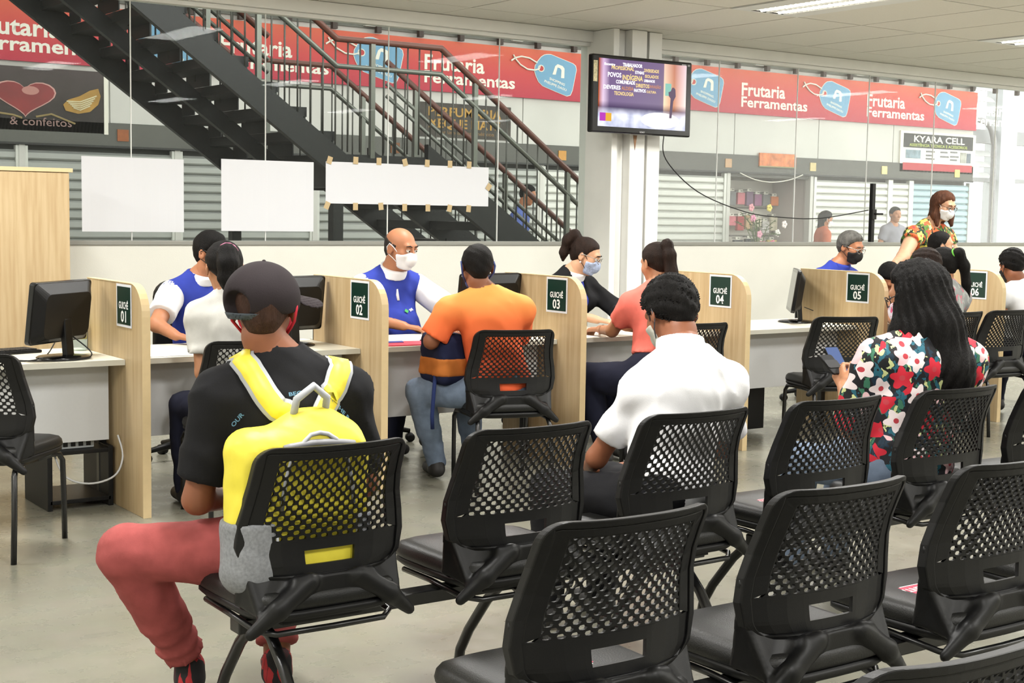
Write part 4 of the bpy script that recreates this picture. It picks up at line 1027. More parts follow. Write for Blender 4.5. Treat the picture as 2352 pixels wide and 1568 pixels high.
# things on the counters
def flat(name, pts, z, th, M, label, cat):
    o = MB().prism(pts, z, z+th).build(name, M); tag(o, label, cat); return o
flat('paper_pile', [(2.50, 6.74), (2.98, 6.72), (3.02, 7.02), (2.52, 7.10)], .7402, .004, paper, 'white papers spread on the desk of the black-masked clerk', 'papers')
flat('red_folder', [(3.80, 6.73), (4.18, 6.70), (4.27, 6.80), (4.22, 6.90), (3.84, 6.98)], .7402, .006, mat('red_folder', (206, 58, 76), .5), 'red plastic folder on the desk of the bald clerk', 'folder')
flat('blue_card', [(3.90, 6.86), (4.06, 6.84), (4.09, 6.91), (3.93, 6.93)], .7466, .003, mat('blue_card', (60, 70, 150), .5), 'blue card lying on the red folder', 'card')
ph = empty('mobile_phone', (4.30, 6.93, .7402), .4, 'dark mobile phone lying beside the red folder', 'phone'); MB().prism(rrect(.15, .075, .012), 0, .009).build('body', black_gloss, ph, bevel=.002); MB().prism(rrect(.14, .066, .006), .009, .0095).build('screen', mat('dark_screen', (20, 24, 30), .15), ph)
def mouse(x, y, rz, label):
    r = empty('computer_mouse', (x, y, .7402), rz, label, 'mouse', 'computer mice'); me_ = MB().ball((0, 0, .012), (.030, .055, .024), 14, 8)
    me_.v = [(a, b_, max(0, c_)) for a, b_, c_ in me_.v]; o = me_.build('shell', black_gloss, r, True); MB().tube([(0, .028, .033), (0, .04, .031)], .005, 8).build('wheel', black_plastic, o); return r
mouse(3.005, 7.225, 2.6, 'black computer mouse under the black-masked clerk\'s hand'); mouse(4.545, 7.33, 2.7, 'black computer mouse under the bald clerk\'s hand')
flat('document', [(5.42, 6.90), (5.66, 6.86), (5.70, 7.10), (5.46, 7.14)], .7402, .003, paper, 'white document being signed in front of the clerk in the black jacket', 'document')
flat('document', [(5.15, 6.72), (5.36, 6.72), (5.36, 6.84), (5.15, 6.86)], .7402, .002, paper, 'white sheet at the desk edge left of the coral woman', 'document')
flat('document', [(7.72, 6.90), (7.98, 6.86), (8.02, 7.12), (7.76, 7.16)], .7402, .003, paper, 'white papers right of sign 05', 'document')
wb = empty('water_bottle', (2.36, 7.22, .7402), 0, 'clear water bottle standing behind the left monitor', 'bottle')
MB().lathe([(.033, 0), (.036, .01), (.036, .17), (.03, .20), (.013, .23), (.013, .25)], (0, 0, 0), 16).build('bottle', glass_mat('bottle_plastic', (.85, .93, .93), .15), wb, True)
MB().lathe([(.0365, .06), (.0365, .14)], (0, 0, 0), 16).build('wrapper', mat('bottle_wrapper', (196, 196, 120), .5, var=.4, vscale=30), wb, True)
MB().lathe([(.015, .25), (.015, .27), (.012, .272)], (0, 0, 0), 12).build('cap', mat('cap_blue', (90, 140, 180), .4), wb, True)
gb_ = empty('hand_gel_bottle', (1.80, 6.93, .7402), 0, 'small clear gel bottle at the left picture edge', 'bottle')
MB().lathe([(.022, 0), (.024, .01), (.024, .07), (.012, .09), (.012, .10)], (0, 0, 0), 14).build('bottle', mat('gel_plastic', (210, 210, 205), .2), gb_, True); MB().lathe([(.013, .10), (.013, .115)], (0, 0, 0), 12).build('cap', letter, gb_)
def skin_mat(n, rgb): return mat('skin_'+n, rgb, .5, var=.05, vscale=14, spec=.35)
def hair_mat(n, rgb, rough=.6): return mat('hair_'+n, rgb, rough, var=.35, vscale=14, bump=.6, bscale=120, stretch=(3, 3, .5), spec=.16)
def cloth(n, rgb, var=.05): return mat('cloth_'+n, rgb, .85, var=var, vscale=25, bump=.08, bscale=300, spec=.2)
def print_mat(name, cols, scale=14, dist=.35, rough=.8, flowers=None, fscale=8, fr=.055):
    """leafy flowered fabric: distorted cells in flat colours"""
    M = bpy.data.materials.new(name); M.use_nodes = True; nt = M.node_tree; b = nt.nodes['Principled BSDF']; L = nt.links.new; b.inputs['Roughness'].default_value = rough
    tc = nt.nodes.new('ShaderNodeTexCoord'); n = nt.nodes.new('ShaderNodeTexNoise'); n.inputs['Scale'].default_value = scale*.8; L(tc.outputs['Object'], n.inputs['Vector'])
    mp = nt.nodes.new('ShaderNodeMix'); mp.data_type = 'RGBA'; mp.blend_type = 'ADD'; mp.inputs[0].default_value = dist; L(tc.outputs['Object'], mp.inputs[6]); L(n.outputs['Color'], mp.inputs[7])
    st = nt.nodes.new('ShaderNodeMapping'); st.inputs['Scale'].default_value = (1.5, 1.5, .45); st.inputs['Rotation'].default_value = (.6, .5, .3); L(mp.outputs[2], st.inputs[0])
    v = nt.nodes.new('ShaderNodeTexVoronoi'); v.inputs['Scale'].default_value = scale; L(st.outputs[0], v.inputs['Vector'])
    sp = nt.nodes.new('ShaderNodeSeparateColor'); L(v.outputs['Color'], sp.inputs[0])
    r = nt.nodes.new('ShaderNodeValToRGB'); r.color_ramp.interpolation = 'CONSTANT'; el = r.color_ramp.elements
    while len(el) < len(cols): el.new(.5)
    for e, (p, c) in zip(el, cols): e.position = p; e.color = (*lin(c), 1)
    L(sp.outputs[0], r.inputs[0])
    # dark gaps between the cells and pale veins in them
    v2 = nt.nodes.new('ShaderNodeTexVoronoi'); v2.feature = 'DISTANCE_TO_EDGE'; v2.inputs['Scale'].default_value = scale; L(st.outputs[0], v2.inputs['Vector'])
    lt = nt.nodes.new('ShaderNodeMath'); lt.operation = 'LESS_THAN'; lt.inputs[1].default_value = .035; L(v2.outputs['Distance'], lt.inputs[0])
    m2 = nt.nodes.new('ShaderNodeMix'); m2.data_type = 'RGBA'; L(lt.outputs[0], m2.inputs[0]); L(r.outputs[0], m2.inputs[6]); m2.inputs[7].default_value = (*lin(cols[0][1]), 1)
    out = m2.outputs[2]
    if flowers:
        def mth(op, a, b_=None, c_=None):
            n_ = nt.nodes.new('ShaderNodeMath'); n_.operation = op
            for i_, v_ in enumerate((a, b_, c_)):
                if v_ is None: continue
                if isinstance(v_, (int, float)): n_.inputs[i_].default_value = v_
                else: L(v_, n_.inputs[i_])
            return n_.outputs[0]
        v3 = nt.nodes.new('ShaderNodeTexVoronoi'); v3.inputs['Scale'].default_value = fscale; v3.inputs['Randomness'].default_value = .8; L(tc.outputs['Object'], v3.inputs['Vector'])
        sb = nt.nodes.new('ShaderNodeVectorMath'); sb.operation = 'SUBTRACT'; L(tc.outputs['Object'], sb.inputs[0]); L(v3.outputs['Position'], sb.inputs[1])
        sx_ = nt.nodes.new('ShaderNodeSeparateXYZ'); L(sb.outputs[0], sx_.inputs[0])
        hx_ = mth('ADD', sx_.outputs['X'], mth('MULTIPLY', sx_.outputs['Y'], -.5))
        an = mth('ARCTAN2', sx_.outputs['Z'], hx_); rad = mth('SQRT', mth('ADD', mth('MULTIPLY', hx_, hx_), mth('MULTIPLY', sx_.outputs['Z'], sx_.outputs['Z'])))
        sc3 = nt.nodes.new('ShaderNodeSeparateColor'); L(v3.outputs['Color'], sc3.inputs[0])
        pet = mth('MULTIPLY_ADD', mth('COSINE', mth('MULTIPLY_ADD', an, 5, mth('MULTIPLY', sc3.outputs[1], 6))), .20*fr, .80*fr)
        ins_ = mth('LESS_THAN', rad, pet)
        r3 = nt.nodes.new('ShaderNodeValToRGB'); r3.color_ramp.interpolation = 'CONSTANT'; e3 = r3.color_ramp.elements
        while len(e3) < len(flowers): e3.new(.5)
        for e_, (p_, c_) in zip(e3, flowers): e_.position = p_; e_.color = (*lin(c_), 1)
        L(sc3.outputs[0], r3.inputs[0])
        core = mth('LESS_THAN', rad, fr*.22); mc = nt.nodes.new('ShaderNodeMix'); mc.data_type = 'RGBA'; L(core, mc.inputs[0]); L(r3.outputs[0], mc.inputs[6]); mc.inputs[7].default_value = (*lin((190, 60, 70)), 1)
        mf = nt.nodes.new('ShaderNodeMix'); mf.data_type = 'RGBA'; L(ins_, mf.inputs[0]); L(out, mf.inputs[6]); L(mc.outputs[2], mf.inputs[7]); out = mf.outputs[2]
    L(out, b.inputs['Base Color']); return M

def head_sdf(q, detail=True):
    d = ell(q, (0, -.012, .03), (.077, .096, .088))
    d = smin(d, ell(q, (0, .026, -.045), (.058, .064, .080)), .03)
    d = smin(d, cone(q, (0, .064, -.098), (0, .05, -.09), .020, .028), .03)
    for s in (-1, 1): d = smin(d, cone(q, (s*.040, .055, -.022), (s*.045, .03, -.03), .024, .02), .025)
    d = smin(d, cone(q, (-.036, .078, .030), (.036, .078, .030), .013, .013), .02)
    if detail:
        d = smin(d, cone(q, (0, .090, .012), (0, .112, -.027), .007, .012), .012)
        d = smin(d, cone(q, (-.013, .100, -.030), (.013, .100, -.030), .008, .008), .01)
        for s in (-1, 1): d = smax(d, -(ell(q, (s*.032, .106, .008), (.019, .018, .013))), .012)
        d = smin(d, ell(q, (0, .088, -.062), (.024, .012, .006)), .006); d = smin(d, ell(q, (0, .087, -.072), (.020, .012, .007)), .006)
    for s in (-1, 1):
        R = np.array([[math.cos(s*.35), math.sin(s*.35), 0], [-math.sin(s*.35), math.cos(s*.35), 0], [0, 0, 1]], np.float32)
        e = ell(q, (s*.083, -.012, -.008), (.008, .020, .033), R); e = smax(e, -ell(q, (s*.091, -.008, -.004), (.007, .011, .020)), .006)
        d = smin(d, e, .008)
    return d
HL = ([-.14, -.06, -.02, .012, .03, .055, .085, .11], [-.072, -.066, -.035, -.012, .030, .060, .078, .085])
def hair_short(q, t=.010, drop=0., n=.0012):
    L_ = np.interp(q[:, 1], *HL)-drop
    e = np.clip((q[:, 2]-L_)/.045, 0, 1); tt = .0015+(t-.0015)*e*e*(3-2*e)
    d = ell(q, (0, -.012, .03), (.077, .096, .088))-tt
    d = smin(d, cone(q, (0, -.055, -.03), (0, -.05, -.055), .049, .041), .03)
    n = n*e
    d = d+n*(np.sin(210*q[:, 0]+40*q[:, 2])*np.sin(190*q[:, 1]+60*q[:, 2])+np.sin(130*q[:, 2]+90*q[:, 0]))
    return smax(d, L_-q[:, 2], .008)

def hand_prims(wr, hd, hn, thumb_side, curl, s=1.):
    """fingers and thumb as cones: (a, b, ra, rb)"""
    d = unit(hd); n = unit(np.asarray(hn)-d*(np.asarray(hn) @ d)); sd = np.cross(d, n)*thumb_side; wr = np.asarray(wr, np.float32); pr = []
    for o, L_, r in ((.027, .072, .0095), (.009, .080, .0098), (-.009, .075, .0095), (-.026, .060, .0085)):
        k = wr+(d*.088+sd*o*1.05+n*.004*(1 if abs(o) < .02 else 0))*s
        pr.append((wr+(d*.012+sd*o*.55)*s, k, .0155*s, .0125*s))
        a, dirv = k, d.copy()
        for j, fr in enumerate((.42, .33, .25)):
            an = curl*(.7, 1.1, .8)[j]; dirv = unit(dirv*math.cos(an)-n*math.sin(an)); n_ = None
            # rotate the bending axis along
            b = a+dirv*L_*fr*s; pr.append((a, b, r*(1-.06*j)*s, r*(.94-.07*j)*s)); a = b
            n = unit(n-dirv*(n @ dirv))
        n = unit(np.asarray(hn)-d*(np.asarray(hn) @ d))
    t0 = wr+(d*.022+sd*.026)*s; t1 = t0+unit(d*.75+sd*.62-n*.25)*.042*s; t2 = t1+unit(d*.95+sd*.2-n*.35)*.030*s; t3 = t2+unit(d*.98-n*.3)*.024*s
    pr += [(wr+d*.01*s, t0, .016*s, .0155*s), (t0, t1, .0145*s, .0115*s), (t1, t2, .011*s, .0095*s), (t2, t3, .0095*s, .0075*s)]
    return pr

def person(label, root, J, S, group=None):
    """J: joints in world coordinates; S: look"""
    r = empty('person', (root[0], root[1], 0), 0, label, 'person', group)
    off = A(root[0], root[1], 0)
    g_ = lambda k: A(*J[k])-off
    res = S.get('res', .0155); W = S.get('w', 1.); hs = S.get('hs', 1.)
    th = math.radians(J.get('face', 0)); fw = A(math.sin(th), math.cos(th), 0); rt = A(math.cos(th), -math.sin(th), 0)
    pel, neck, head = g_('pel'), g_('neck'), g_('head')
    up_ = unit(neck-pel); rt2 = unit(rt-up_*(rt @ up_)); fw2 = np.cross(up_, rt2)
    Rb = np.stack([rt2, fw2, up_]); Lsp = np.linalg.norm(neck-pel)
    shL = g_('shL') if 'shL' in J else neck-rt*.170*W-up_*.095
    shR = g_('shR') if 'shR' in J else neck+rt*.170*W-up_*.095
    elL, elR, wrL, wrR = g_('elL'), g_('elR'), g_('wrL'), g_('wrR')
    hipw = S.get('hip', .088)
    hpL, hpR = pel-rt*hipw+A(0, 0, -.03), pel+rt*hipw+A(0, 0, -.03)
    knL, knR, anL, anR = g_('knL'), g_('knR'), g_('anL'), g_('anR')
    belly = S.get('belly', 0.); bust = S.get('bust', 0.); hipr = S.get('hipr', .165)
    at = lambda t, f=0.: pel+up_*Lsp*t+fw2*f
    def torso(P, i=0., arms=True):
        d = ell(P, at(.02), (hipr*W+i, .125+i, .135+i), Rb)
        d = smin(d, ell(P, at(.36, .012+belly*.5), (.142*W+belly*.35+i, .108+belly+i, .17+i), Rb), .06)
        d = smin(d, ell(P, at(.70, -.005), (.158*W+i, .112+i, .17+i), Rb), .06)
        if bust:
            for s in (-1, 1): d = smin(d, ell(P, at(.66, .085)+rt2*s*.07, (.06+i, .06+bust+i, .065+i), Rb), .03)
        d = smin(d, cone(P, shL, shR, .056+i, .056+i), .05)
        for s in (shL, shR): d = smin(d, cone(P, neck+up_*.012, s+up_*.004, .050+i*.5, .044+i), .04)
        return d
    hy, hp_, hr_ = [math.radians(v) for v in J.get('look', (J.get('face', 0), 0, 0))]
    f = A(math.sin(hy)*math.cos(hp_), math.cos(hy)*math.cos(hp_), -math.sin(hp_)); rr = A(math.cos(hy), -math.sin(hy), 0); u = np.cross(rr, f)
    rr2 = rr*math.cos(hr_)+u*math.sin(hr_); u = np.cross(rr2, f); Rh = np.stack([rr2, f, u])
    toh = lambda P: (P-head) @ Rh.T/hs
    fromh = lambda p: head+(np.asarray(p, np.float32) @ Rh)*hs
    jaw = fromh((0, -.022, -.075)); nr = S.get('neckr', .055)
    def neckf(P, i=0.): return cone(P, neck-up_*.05, jaw, nr*1.12+i, nr+i)
    ar = S.get('arm', 1.)
    def armf(P, s, i=0., f0=1.):
        a, b, c = ((shL, elL, wrL), (shR, elR, wrR))[s]
        d = cone(P, a, b, .052*ar+i, .041*ar+i); return smin(d, cone(P, b, c, .040*ar+i, .027*(.5+.5*ar)+i), .02)
    def legf(P, s, i=0.):
        a, b, c = ((hpL, knL, anL), (hpR, knR, anR))[s]; lg = S.get('leg', 1.)
        d = cone(P, a, b, .086*lg+i, .060*lg+i); d = smin(d, cone(P, b, c, .058*lg+i, .040+i), .03)
        return smin(d, cone(P, b+(c-b)*.15, b+(c-b)*.55, .05*lg+i, .05*lg+i), .03)
    def body(P):
        d = torso(P); d = smin(d, neckf(P, -.004), .03); d = np.minimum(d, ell(P, head, (.06, .06, .08)))
        for s in (0, 1): d = smin(d, armf(P, s), .03); d = smin(d, legf(P, s), .03)
        return d
    pts = np.stack([pel, neck, head, shL, shR, elL, elR, wrL, wrR, knL, knR, anL, anR, hpL, hpR]); lo = pts.min(0)-.17; hi = pts.max(0)+.17; hi[2] = max(hi[2], head[2]+.1)
    parts = [nets(body, lo, hi, res)]
    hm = lambda P: smin(head_sdf(toh(P), S.get('facedetail', True))*hs, neckf(P), .02)
    hres = S.get('hres', .0075)
    parts.append(nets(lambda P: smax(hm(P), -plane(P, neck-up_*.03, up_), .004), head-.17*hs-A(0, 0, .06), head+.16*hs, hres))
    for k, w_, e_, sgn in (('L', wrL, elL, 1), ('R', wrR, elR, -1)):
        hd = J.get('hd'+k, w_-e_); hn = J.get('hn'+k, (0, 0, 1)); cu = J.get('cu'+k, .45)
        pr = hand_prims(w_, hd, hn, -sgn if S.get('flip', False) else sgn, cu, .97)
        def hf(P):
            d = cone(P, e_+(w_-e_)*.75, w_, .031*(.5+.5*ar), .0265*(.5+.5*ar))
            for i_, (a, b, ra, rb) in enumerate(pr): d = smin(d, cone(P, a, b, ra, rb), .007)
            return d
        q = np.stack([p for a, b, _, _ in pr for p in (a, b)])
        parts.append(nets(hf, np.minimum(q.min(0), w_)-.045, np.maximum(q.max(0), w_)+.045, S.get('handres', .006)))
    skin = S['skin']
    bo = obj('body', np_mesh('body', parts), skin, r)
    # eyes and brows
    if S.get('eyes', False):
        for s in (-1, 1):
            e = MB().ball(fromh((s*.032, .0835, .008)), .0125*hs, 12, 8).build('eye', mat('eye_white', (226, 222, 214), .25), r, True)
            MB().ball(fromh((s*.032, .0925, .006)), .0062*hs, 10, 6).build('iris', mat('iris_brown', (34, 22, 16), .2), e, True)
            MB().tube([fromh((s*.014, .094, .030)), fromh((s*.034, .096, .036)), fromh((s*.052, .082, .030))], [.003, .0042, .0025], 6).build('eyebrow', S['hairm'], r, True)
            MB().tube([fromh((s*.016, .090, .014)), fromh((s*.032, .0965, .0185)), fromh((s*.048, .086, .013))], .003, 6).build('eyelid', skin, r, True)
    # trousers
    if S.get('pants') is not None:
        i = S.get('pi', .014); cut = S.get('cuff', .93)
        def pf(P):
            d = smax(ell(P, at(.02), (hipr*W+i, .125+i, .135+i), Rb), plane(P, at(S.get('waist', .17)), up_), .01)
            for s in (0, 1):
                b, c = ((knL, anL), (knR, anR))[s]
                l = legf(P, s, i)+wrinkle(P, .0022, 1.6)
                if S.get('bunch'):
                    tt = np.clip((P-b) @ (c-b)/((c-b) @ (c-b)), 0, 1); l = l-S['bunch']*np.clip((tt-.5)/.3, 0, 1)*(np.sin(tt*52+8*P[:, 0])+.3); l = smax(l, plane(P, b+(c-b)*cut, c-b), .006) if True else l
                # only the lower part of the leg is cut
                d = smin(d, l, .035)
            return d
        pp = np.stack([pel, knL, knR, anL, anR, hpL, hpR]); po = sobj('trousers', pf, pp.min(0)-.20, pp.max(0)+.20, res*.95, S['pants'], r)
    # shirt
    i = S.get('si', .014); sf = S.get('sleeve', .62); hem = S.get('hem', -.06); wr_a = S.get('wr', .0028)
    two = S.get('two', None)
    def sleeve(P, s, ii):
        a, b, c = ((shL, elL, wrL), (shR, elR, wrR))[s]
        if sf > 1:
            e = b+(c-b)*(sf-1); d = smin(cone(P, a, b, .054*ar+ii, .044*ar+ii), cone(P, b, c, .043*ar+ii, .032*ar+ii), .03); return smax(d, plane(P, e, c-b), .004)
        e = a+(b-a)*sf; return smax(cone(P, a, b, .056*ar+ii, .050*ar+ii+S.get('flare', .006)), plane(P, e, b-a), .004)
    neckcut = S.get('neckline', .012)
    def shirt(P):
        d = torso(P, i)
        if not two:
            for s in (0, 1): d = smin(d, sleeve(P, s, i), .035)
        d = d+wrinkle(P, wr_a)
        d = smax(d, -cone(P, neck+up_*(.050+neckcut)+fw2*.012, neck+up_*.25+fw2*.05, nr+S.get('ncr', .012), nr+.03), .005)
        if not S.get('open'): d = smax(d, -ell(P, neck+fw2*.075+up_*.02, (.060, .06, .05), Rb), .006)
        d = smax(d, plane(P, neck+up_*.075, up_), .006)
        d = smax(d, -plane(P, at(hem), up_), .006)
        if S.get('open'):
            q = (P-at(.6)) @ Rb.T; wv = np.abs(q[:, 0])-(.028+.10*np.clip(q[:, 2]+.05, 0, .3)); d = smax(d, -np.maximum(wv, .0-q[:, 1]), .006)
        return d
    ps = np.stack([pel, neck, shL, shR]+([elL, elR] if sf > .3 else [])+([wrL, wrR] if sf > 1 else [])); slo, shi = ps.min(0)-.20, ps.max(0)+.17
    so = sobj('shirt' if not S.get('open') else 'jacket', shirt, slo, shi, res*.9, S['shirt'], r)
    if S.get('open'):
        j_ = i
        def inner_(P): return smax(smax(torso(P, .004), plane(P, neck+up_*.012, unit(up_+fw2*.5)), .005), -plane(P, at(hem+.02), up_), .005)
        sobj('polo_shirt', inner_, slo, shi, res*.9, S['inner'], r)
    if two:
        for s in (0, 1): sobj('sleeve', lambda P: smax(sleeve(P, s, i+.004)+wrinkle(P, .002), -torso(P, i-.012), .01), np.stack([(shL, shR)[s], (elL, elR)[s]]).min(0)-.12, np.stack([(shL, shR)[s], (elL, elR)[s]]).max(0)+.12, res*.7, two, r)
    if S.get('collar') is not None:
        cm_ = S['collar']
        def cf(P):
            d = cone(P, neck-up_*.045+fw2*.006, jaw, nr*1.12+.024, nr+.018); d = smax(d, plane(P, neck+up_*S.get('ch', .040)+fw2*.01, unit(up_+fw2*.30)), .004); d = smax(d, -plane(P, neck-up_*.020+fw2*.02, unit(up_+fw2*.28)), .004)
            return d
        sobj('collar', cf, neck-.16, neck+.16, .0065, cm_, r)
        MB().tube([neck+fw2*.080-up_*.045, neck+fw2*.105-up_*.10, neck+fw2*(.118+belly*.3)-up_*.155], [.010, .011, .009], 6).build('placket', cm_, r, True)
    # hair
    hk = S.get('hair')
    hb_lo, hb_hi = head-.19*hs, head+.19*hs
    if hk:
        HM = S['hairm']
        if hk == 'short': f_ = lambda P: hair_short(toh(P), S.get('ht', .010), S.get('hdrop', 0), S.get('hn', .0012))*hs
        elif hk == 'bald': f_ = lambda P: smax(hair_short(toh(P), .004, 0, .0006), toh(P)[:, 2]-np.interp(toh(P)[:, 1], [-.12, -.06, .0, .05], [.075, .05, .03, .02]), .006)*hs
        elif hk == 'tail':
            tp_ = S['tail']
            def f_(P):
                q = toh(P); d = hair_short(q, S.get('ht', .009), -.002, .0008)
                t = None
                for a, b in zip(tp_, tp_[1:]): t = cone(q, a[:3], b[:3], a[3], b[3]) if t is None else smin(t, cone(q, a[:3], b[:3], a[3], b[3]), .02)
                t = t+.002*np.sin(260*q[:, 0]+30*q[:, 2])
                return smin(d, t, .012)*hs
            tv_ = np.stack([fromh(p[:3]) for p in tp_]); hb_lo = np.minimum(hb_lo, tv_.min(0)-.09); hb_hi = np.maximum(hb_hi, tv_.max(0)+.09)
        elif hk == 'long':
            lp = S['locks']      # world offsets from the head centre, body frame: (x right, y fwd, z up, radius, flat)
            def f_(P):
                q = toh(P); d = hair_short(q, S.get('ht', .018), .0, .001)*hs; p = (P-head) @ np.stack([rt, fw, A(0, 0, 1)]).T
                for ch in lp:
                    t = None
                    for a, b in zip(ch, ch[1:]):
                        e = cone(p, a[:3], b[:3], a[3], b[3]); t = e if t is None else smin(t, e, .03)
                    d = smin(d, t, .04)
                an = np.arctan2(p[:, 0], -p[:, 1]+.05)
                return d+.005*np.sin(38*an+5*np.sin(11*p[:, 2]))+.0015*np.sin(120*p[:, 0]+30*p[:, 2])
            allp = np.concatenate([np.array(c)[:, :3] for c in lp]); R_ = np.stack([rt, fw, A(0, 0, 1)]); wp = allp @ R_+head; hb_lo = np.minimum(hb_lo, wp.min(0)-.16); hb_hi = np.maximum(hb_hi, wp.max(0)+.16)
            face_cut = f_
            def f_(P, g0=face_cut):
                q = toh(P); return smax(g0(P), -ell(q, (0, .115, -.055), (.066, .075, .115))*hs, .01)
        sobj('hair', f_, hb_lo, hb_hi, S.get('hairres', .0085), HM, r)
        if S.get('tie'):
            c_, rad, ax, mm = S['tie']; c0 = fromh(c_); a1 = unit(ax) @ Rh; b1 = unit(np.cross(a1, [.3, .2, .9])); b2 = np.cross(a1, b1)
            MB().tube([c0+(b1*math.cos(k*PI/6)+b2*math.sin(k*PI/6))*rad for k in range(12)], .006, 6, True).build('hair_tie', mm, r, True)
    # mask
    if S.get('mask') is not None:
        def mf(P):
            q = toh(P); d = np.minimum(head_sdf(q, False)-.007, ell(q, (0, .082, -.048), (.040, .040, .046))); d = smin(d, ell(q, (0, .080, -.040), (.030, .042, .045)), .02)
            d = smax(d, q[:, 2]-(-.004-.9*np.maximum(0, np.abs(q[:, 0])-.02)*.45), .004); d = smax(d, -.112-q[:, 2]+.5*np.maximum(0, np.abs(q[:, 0])-.03), .004); d = smax(d, .030-q[:, 1], .004); return d*hs
        mo = sobj('face_mask', mf, head-.14*hs, head+.14*hs, S.get('maskres', .006), S['mask'], r)
        lm_ = S.get('loop', S['mask'])
        for s in (-1, 1):
            MB().tube([fromh(p) for p in ((s*.062, .040, -.022), (s*.080, .01, .012), (s*.090, -.016, .028), (s*.092, -.030, .005), (s*.086, -.022, -.032), (s*.074, .012, -.052), (s*.058, .038, -.075))], .0024*hs*S.get('loopw', 1), 6).build('ear_loop', lm_, mo, True)
    if S.get('glasses') is not None:
        gm = S['glasses']; g0 = MB()
        for s in (-1, 1):
            g0.tube([fromh((s*.033+.025*math.cos(k*PI/6), .112-.010*abs(math.cos(k*PI/6)), .004+.020*math.sin(k*PI/6))) for k in range(12)], .0022, 6, True)
            g0.tube([fromh((s*.058, .100, .010)), fromh((s*.080, .06, .014)), fromh((s*.088, -.005, .012)), fromh((s*.088, -.03, -.005))], .0022, 6)
        g0.tube([fromh((-.009, .114, .008)), fromh((.009, .114, .008))], .0022, 6); g0.build('eyeglasses', gm, r, True)
    # shoes
    if S.get('shoe') is not None:
        for an, kn, k in ((anL, knL, 'L'), (anR, knR, 'R')):
            fd = unit(A(*J.get('toe'+k, tuple(fw))))
            def shf(P):
                d = cone(P, an+A(0, 0, -.045)-fd*.03, an+A(0, 0, -.055)+fd*.15, .040, .034); d = smin(d, cone(P, an-fd*.01, an+A(0, 0, -.04), .045, .045), .02)
                return smax(d, an[2]-.095-P[:, 2], .004)
            c0 = an+fd*.06; sobj('shoe', shf, c0-.17, c0+.16, .010, S['shoe'], r)
    r_info = dict(root=r, shirt=shirt, toh=toh, fromh=fromh, off=off, Rb=Rb, at=at, fw=fw2, rt=rt2, up=up_, neck=neck, pel=pel)
    return r_info
def on_surf(f, o, d, n=60, step=.006):
    """walk from o along d until the field changes sign; returns point and outward normal"""
    o = np.asarray(o, np.float32); d = unit(d); P = o+np.arange(n)[:, None]*step*d; v = f(P.astype(np.float32)); k = np.argmax(v < 0); p = P[k] if v[k] >= 0 else P[max(k-1, 0)]
    e = .004; g_ = np.array([f((p+v_)[None].astype(np.float32))[0]-f((p-v_)[None].astype(np.float32))[0] for v_ in np.eye(3, dtype=np.float32)*e]); return p, unit(g_)

def spikes(info, n, M, length=.014, seed=1, zmin=.0, t=.012):
    """short tufts standing out of a cropped head of hair"""
    rn = random.Random(seed); m_ = MB(); k = 0
    while k < n:
        v = Vector((rn.gauss(0, 1), rn.gauss(0, 1), rn.gauss(0, 1))).normalized(); p = Vector((v.x*(.077+t*.6), -.012+v.y*(.096+t*.6), .03+v.z*(.088+t*.6)))
        if p.z < np.interp(p.y, *HL)+.012+zmin: continue
        d = (v+Vector((rn.uniform(-.5, .5), rn.uniform(-.2, .8), rn.uniform(-.1, .5)))*.6).normalized(); L_ = length*rn.uniform(.6, 1.4)
        a, b = info['fromh'](tuple(p)), info['fromh'](tuple(p+d*L_)); m_.tube([a, (np.asarray(a)+np.asarray(b))/2, b], [.005, .0038, .0008], 4); k += 1
    o = m_.build('hair_tufts', M, info['root'], True); o['kind'] = 'stuff'; return o
# ------------------------------------------------------------ the cast
SK1, SK2, SK3, SK4 = skin_mat('tan', (172, 116, 84)), skin_mat('brown', (140, 88, 62)), skin_mat('fair', (206, 158, 126)), skin_mat('olive', (186, 132, 98))
HB, HD, HG, HR = hair_mat('black', (16, 14, 13)), hair_mat('dark_brown', (38, 26, 20)), hair_mat('grey', (92, 90, 86)), hair_mat('auburn', (84, 52, 36))
BLUE = cloth('royal_blue', (52, 66, 158)); WHITE = cloth('white', (236, 236, 238), .02); BLACK = cloth('black', (26, 26, 28)); JEAN = cloth('washed_denim', (112, 126, 146), .15); NAVY = cloth('navy', (26, 28, 44))
GREYT = cloth('light_grey', (204, 202, 196)); ORANGE = cloth('orange', (236, 120, 52)); CORAL = cloth('coral', (240, 122, 108)); REDP = cloth('brick_red', (160, 80, 78), .12)
MBLK = mat('mask_black', (20, 20, 21), .8); MWHT = mat('mask_white', (236, 236, 236), .8); MRED = mat('mask_red', (206, 40, 62), .7); MBLU = mat('mask_blue', (60, 74, 128), .8); MGRY = mat('mask_grey', (178, 178, 166), .8)
MDOT = mat('mask_pale_blue', (168, 182, 212), .8, var=.25, vscale=90)
SHOE = mat('dark_shoe', (34, 32, 32), .6)
seat_legs = lambda x, y, dx=.0: dict(knL=(x-.13+dx, y+.44, .50), knR=(x+.13+dx, y+.44, .50), anL=(x-.12+dx, y+.46, .095), anR=(x+.12+dx, y+.46, .095))
back_legs = lambda x, y: dict(knL=(x+.12, y-.40, .50), knR=(x-.12, y-.40, .50), anL=(x+.12, y-.34, .095), anR=(x-.12, y-.34, .095))
PLAID = print_mat('red_black_check', [(0, (20, 18, 20)), (.45, (170, 40, 44)), (.8, (60, 20, 24))], 30, .02)

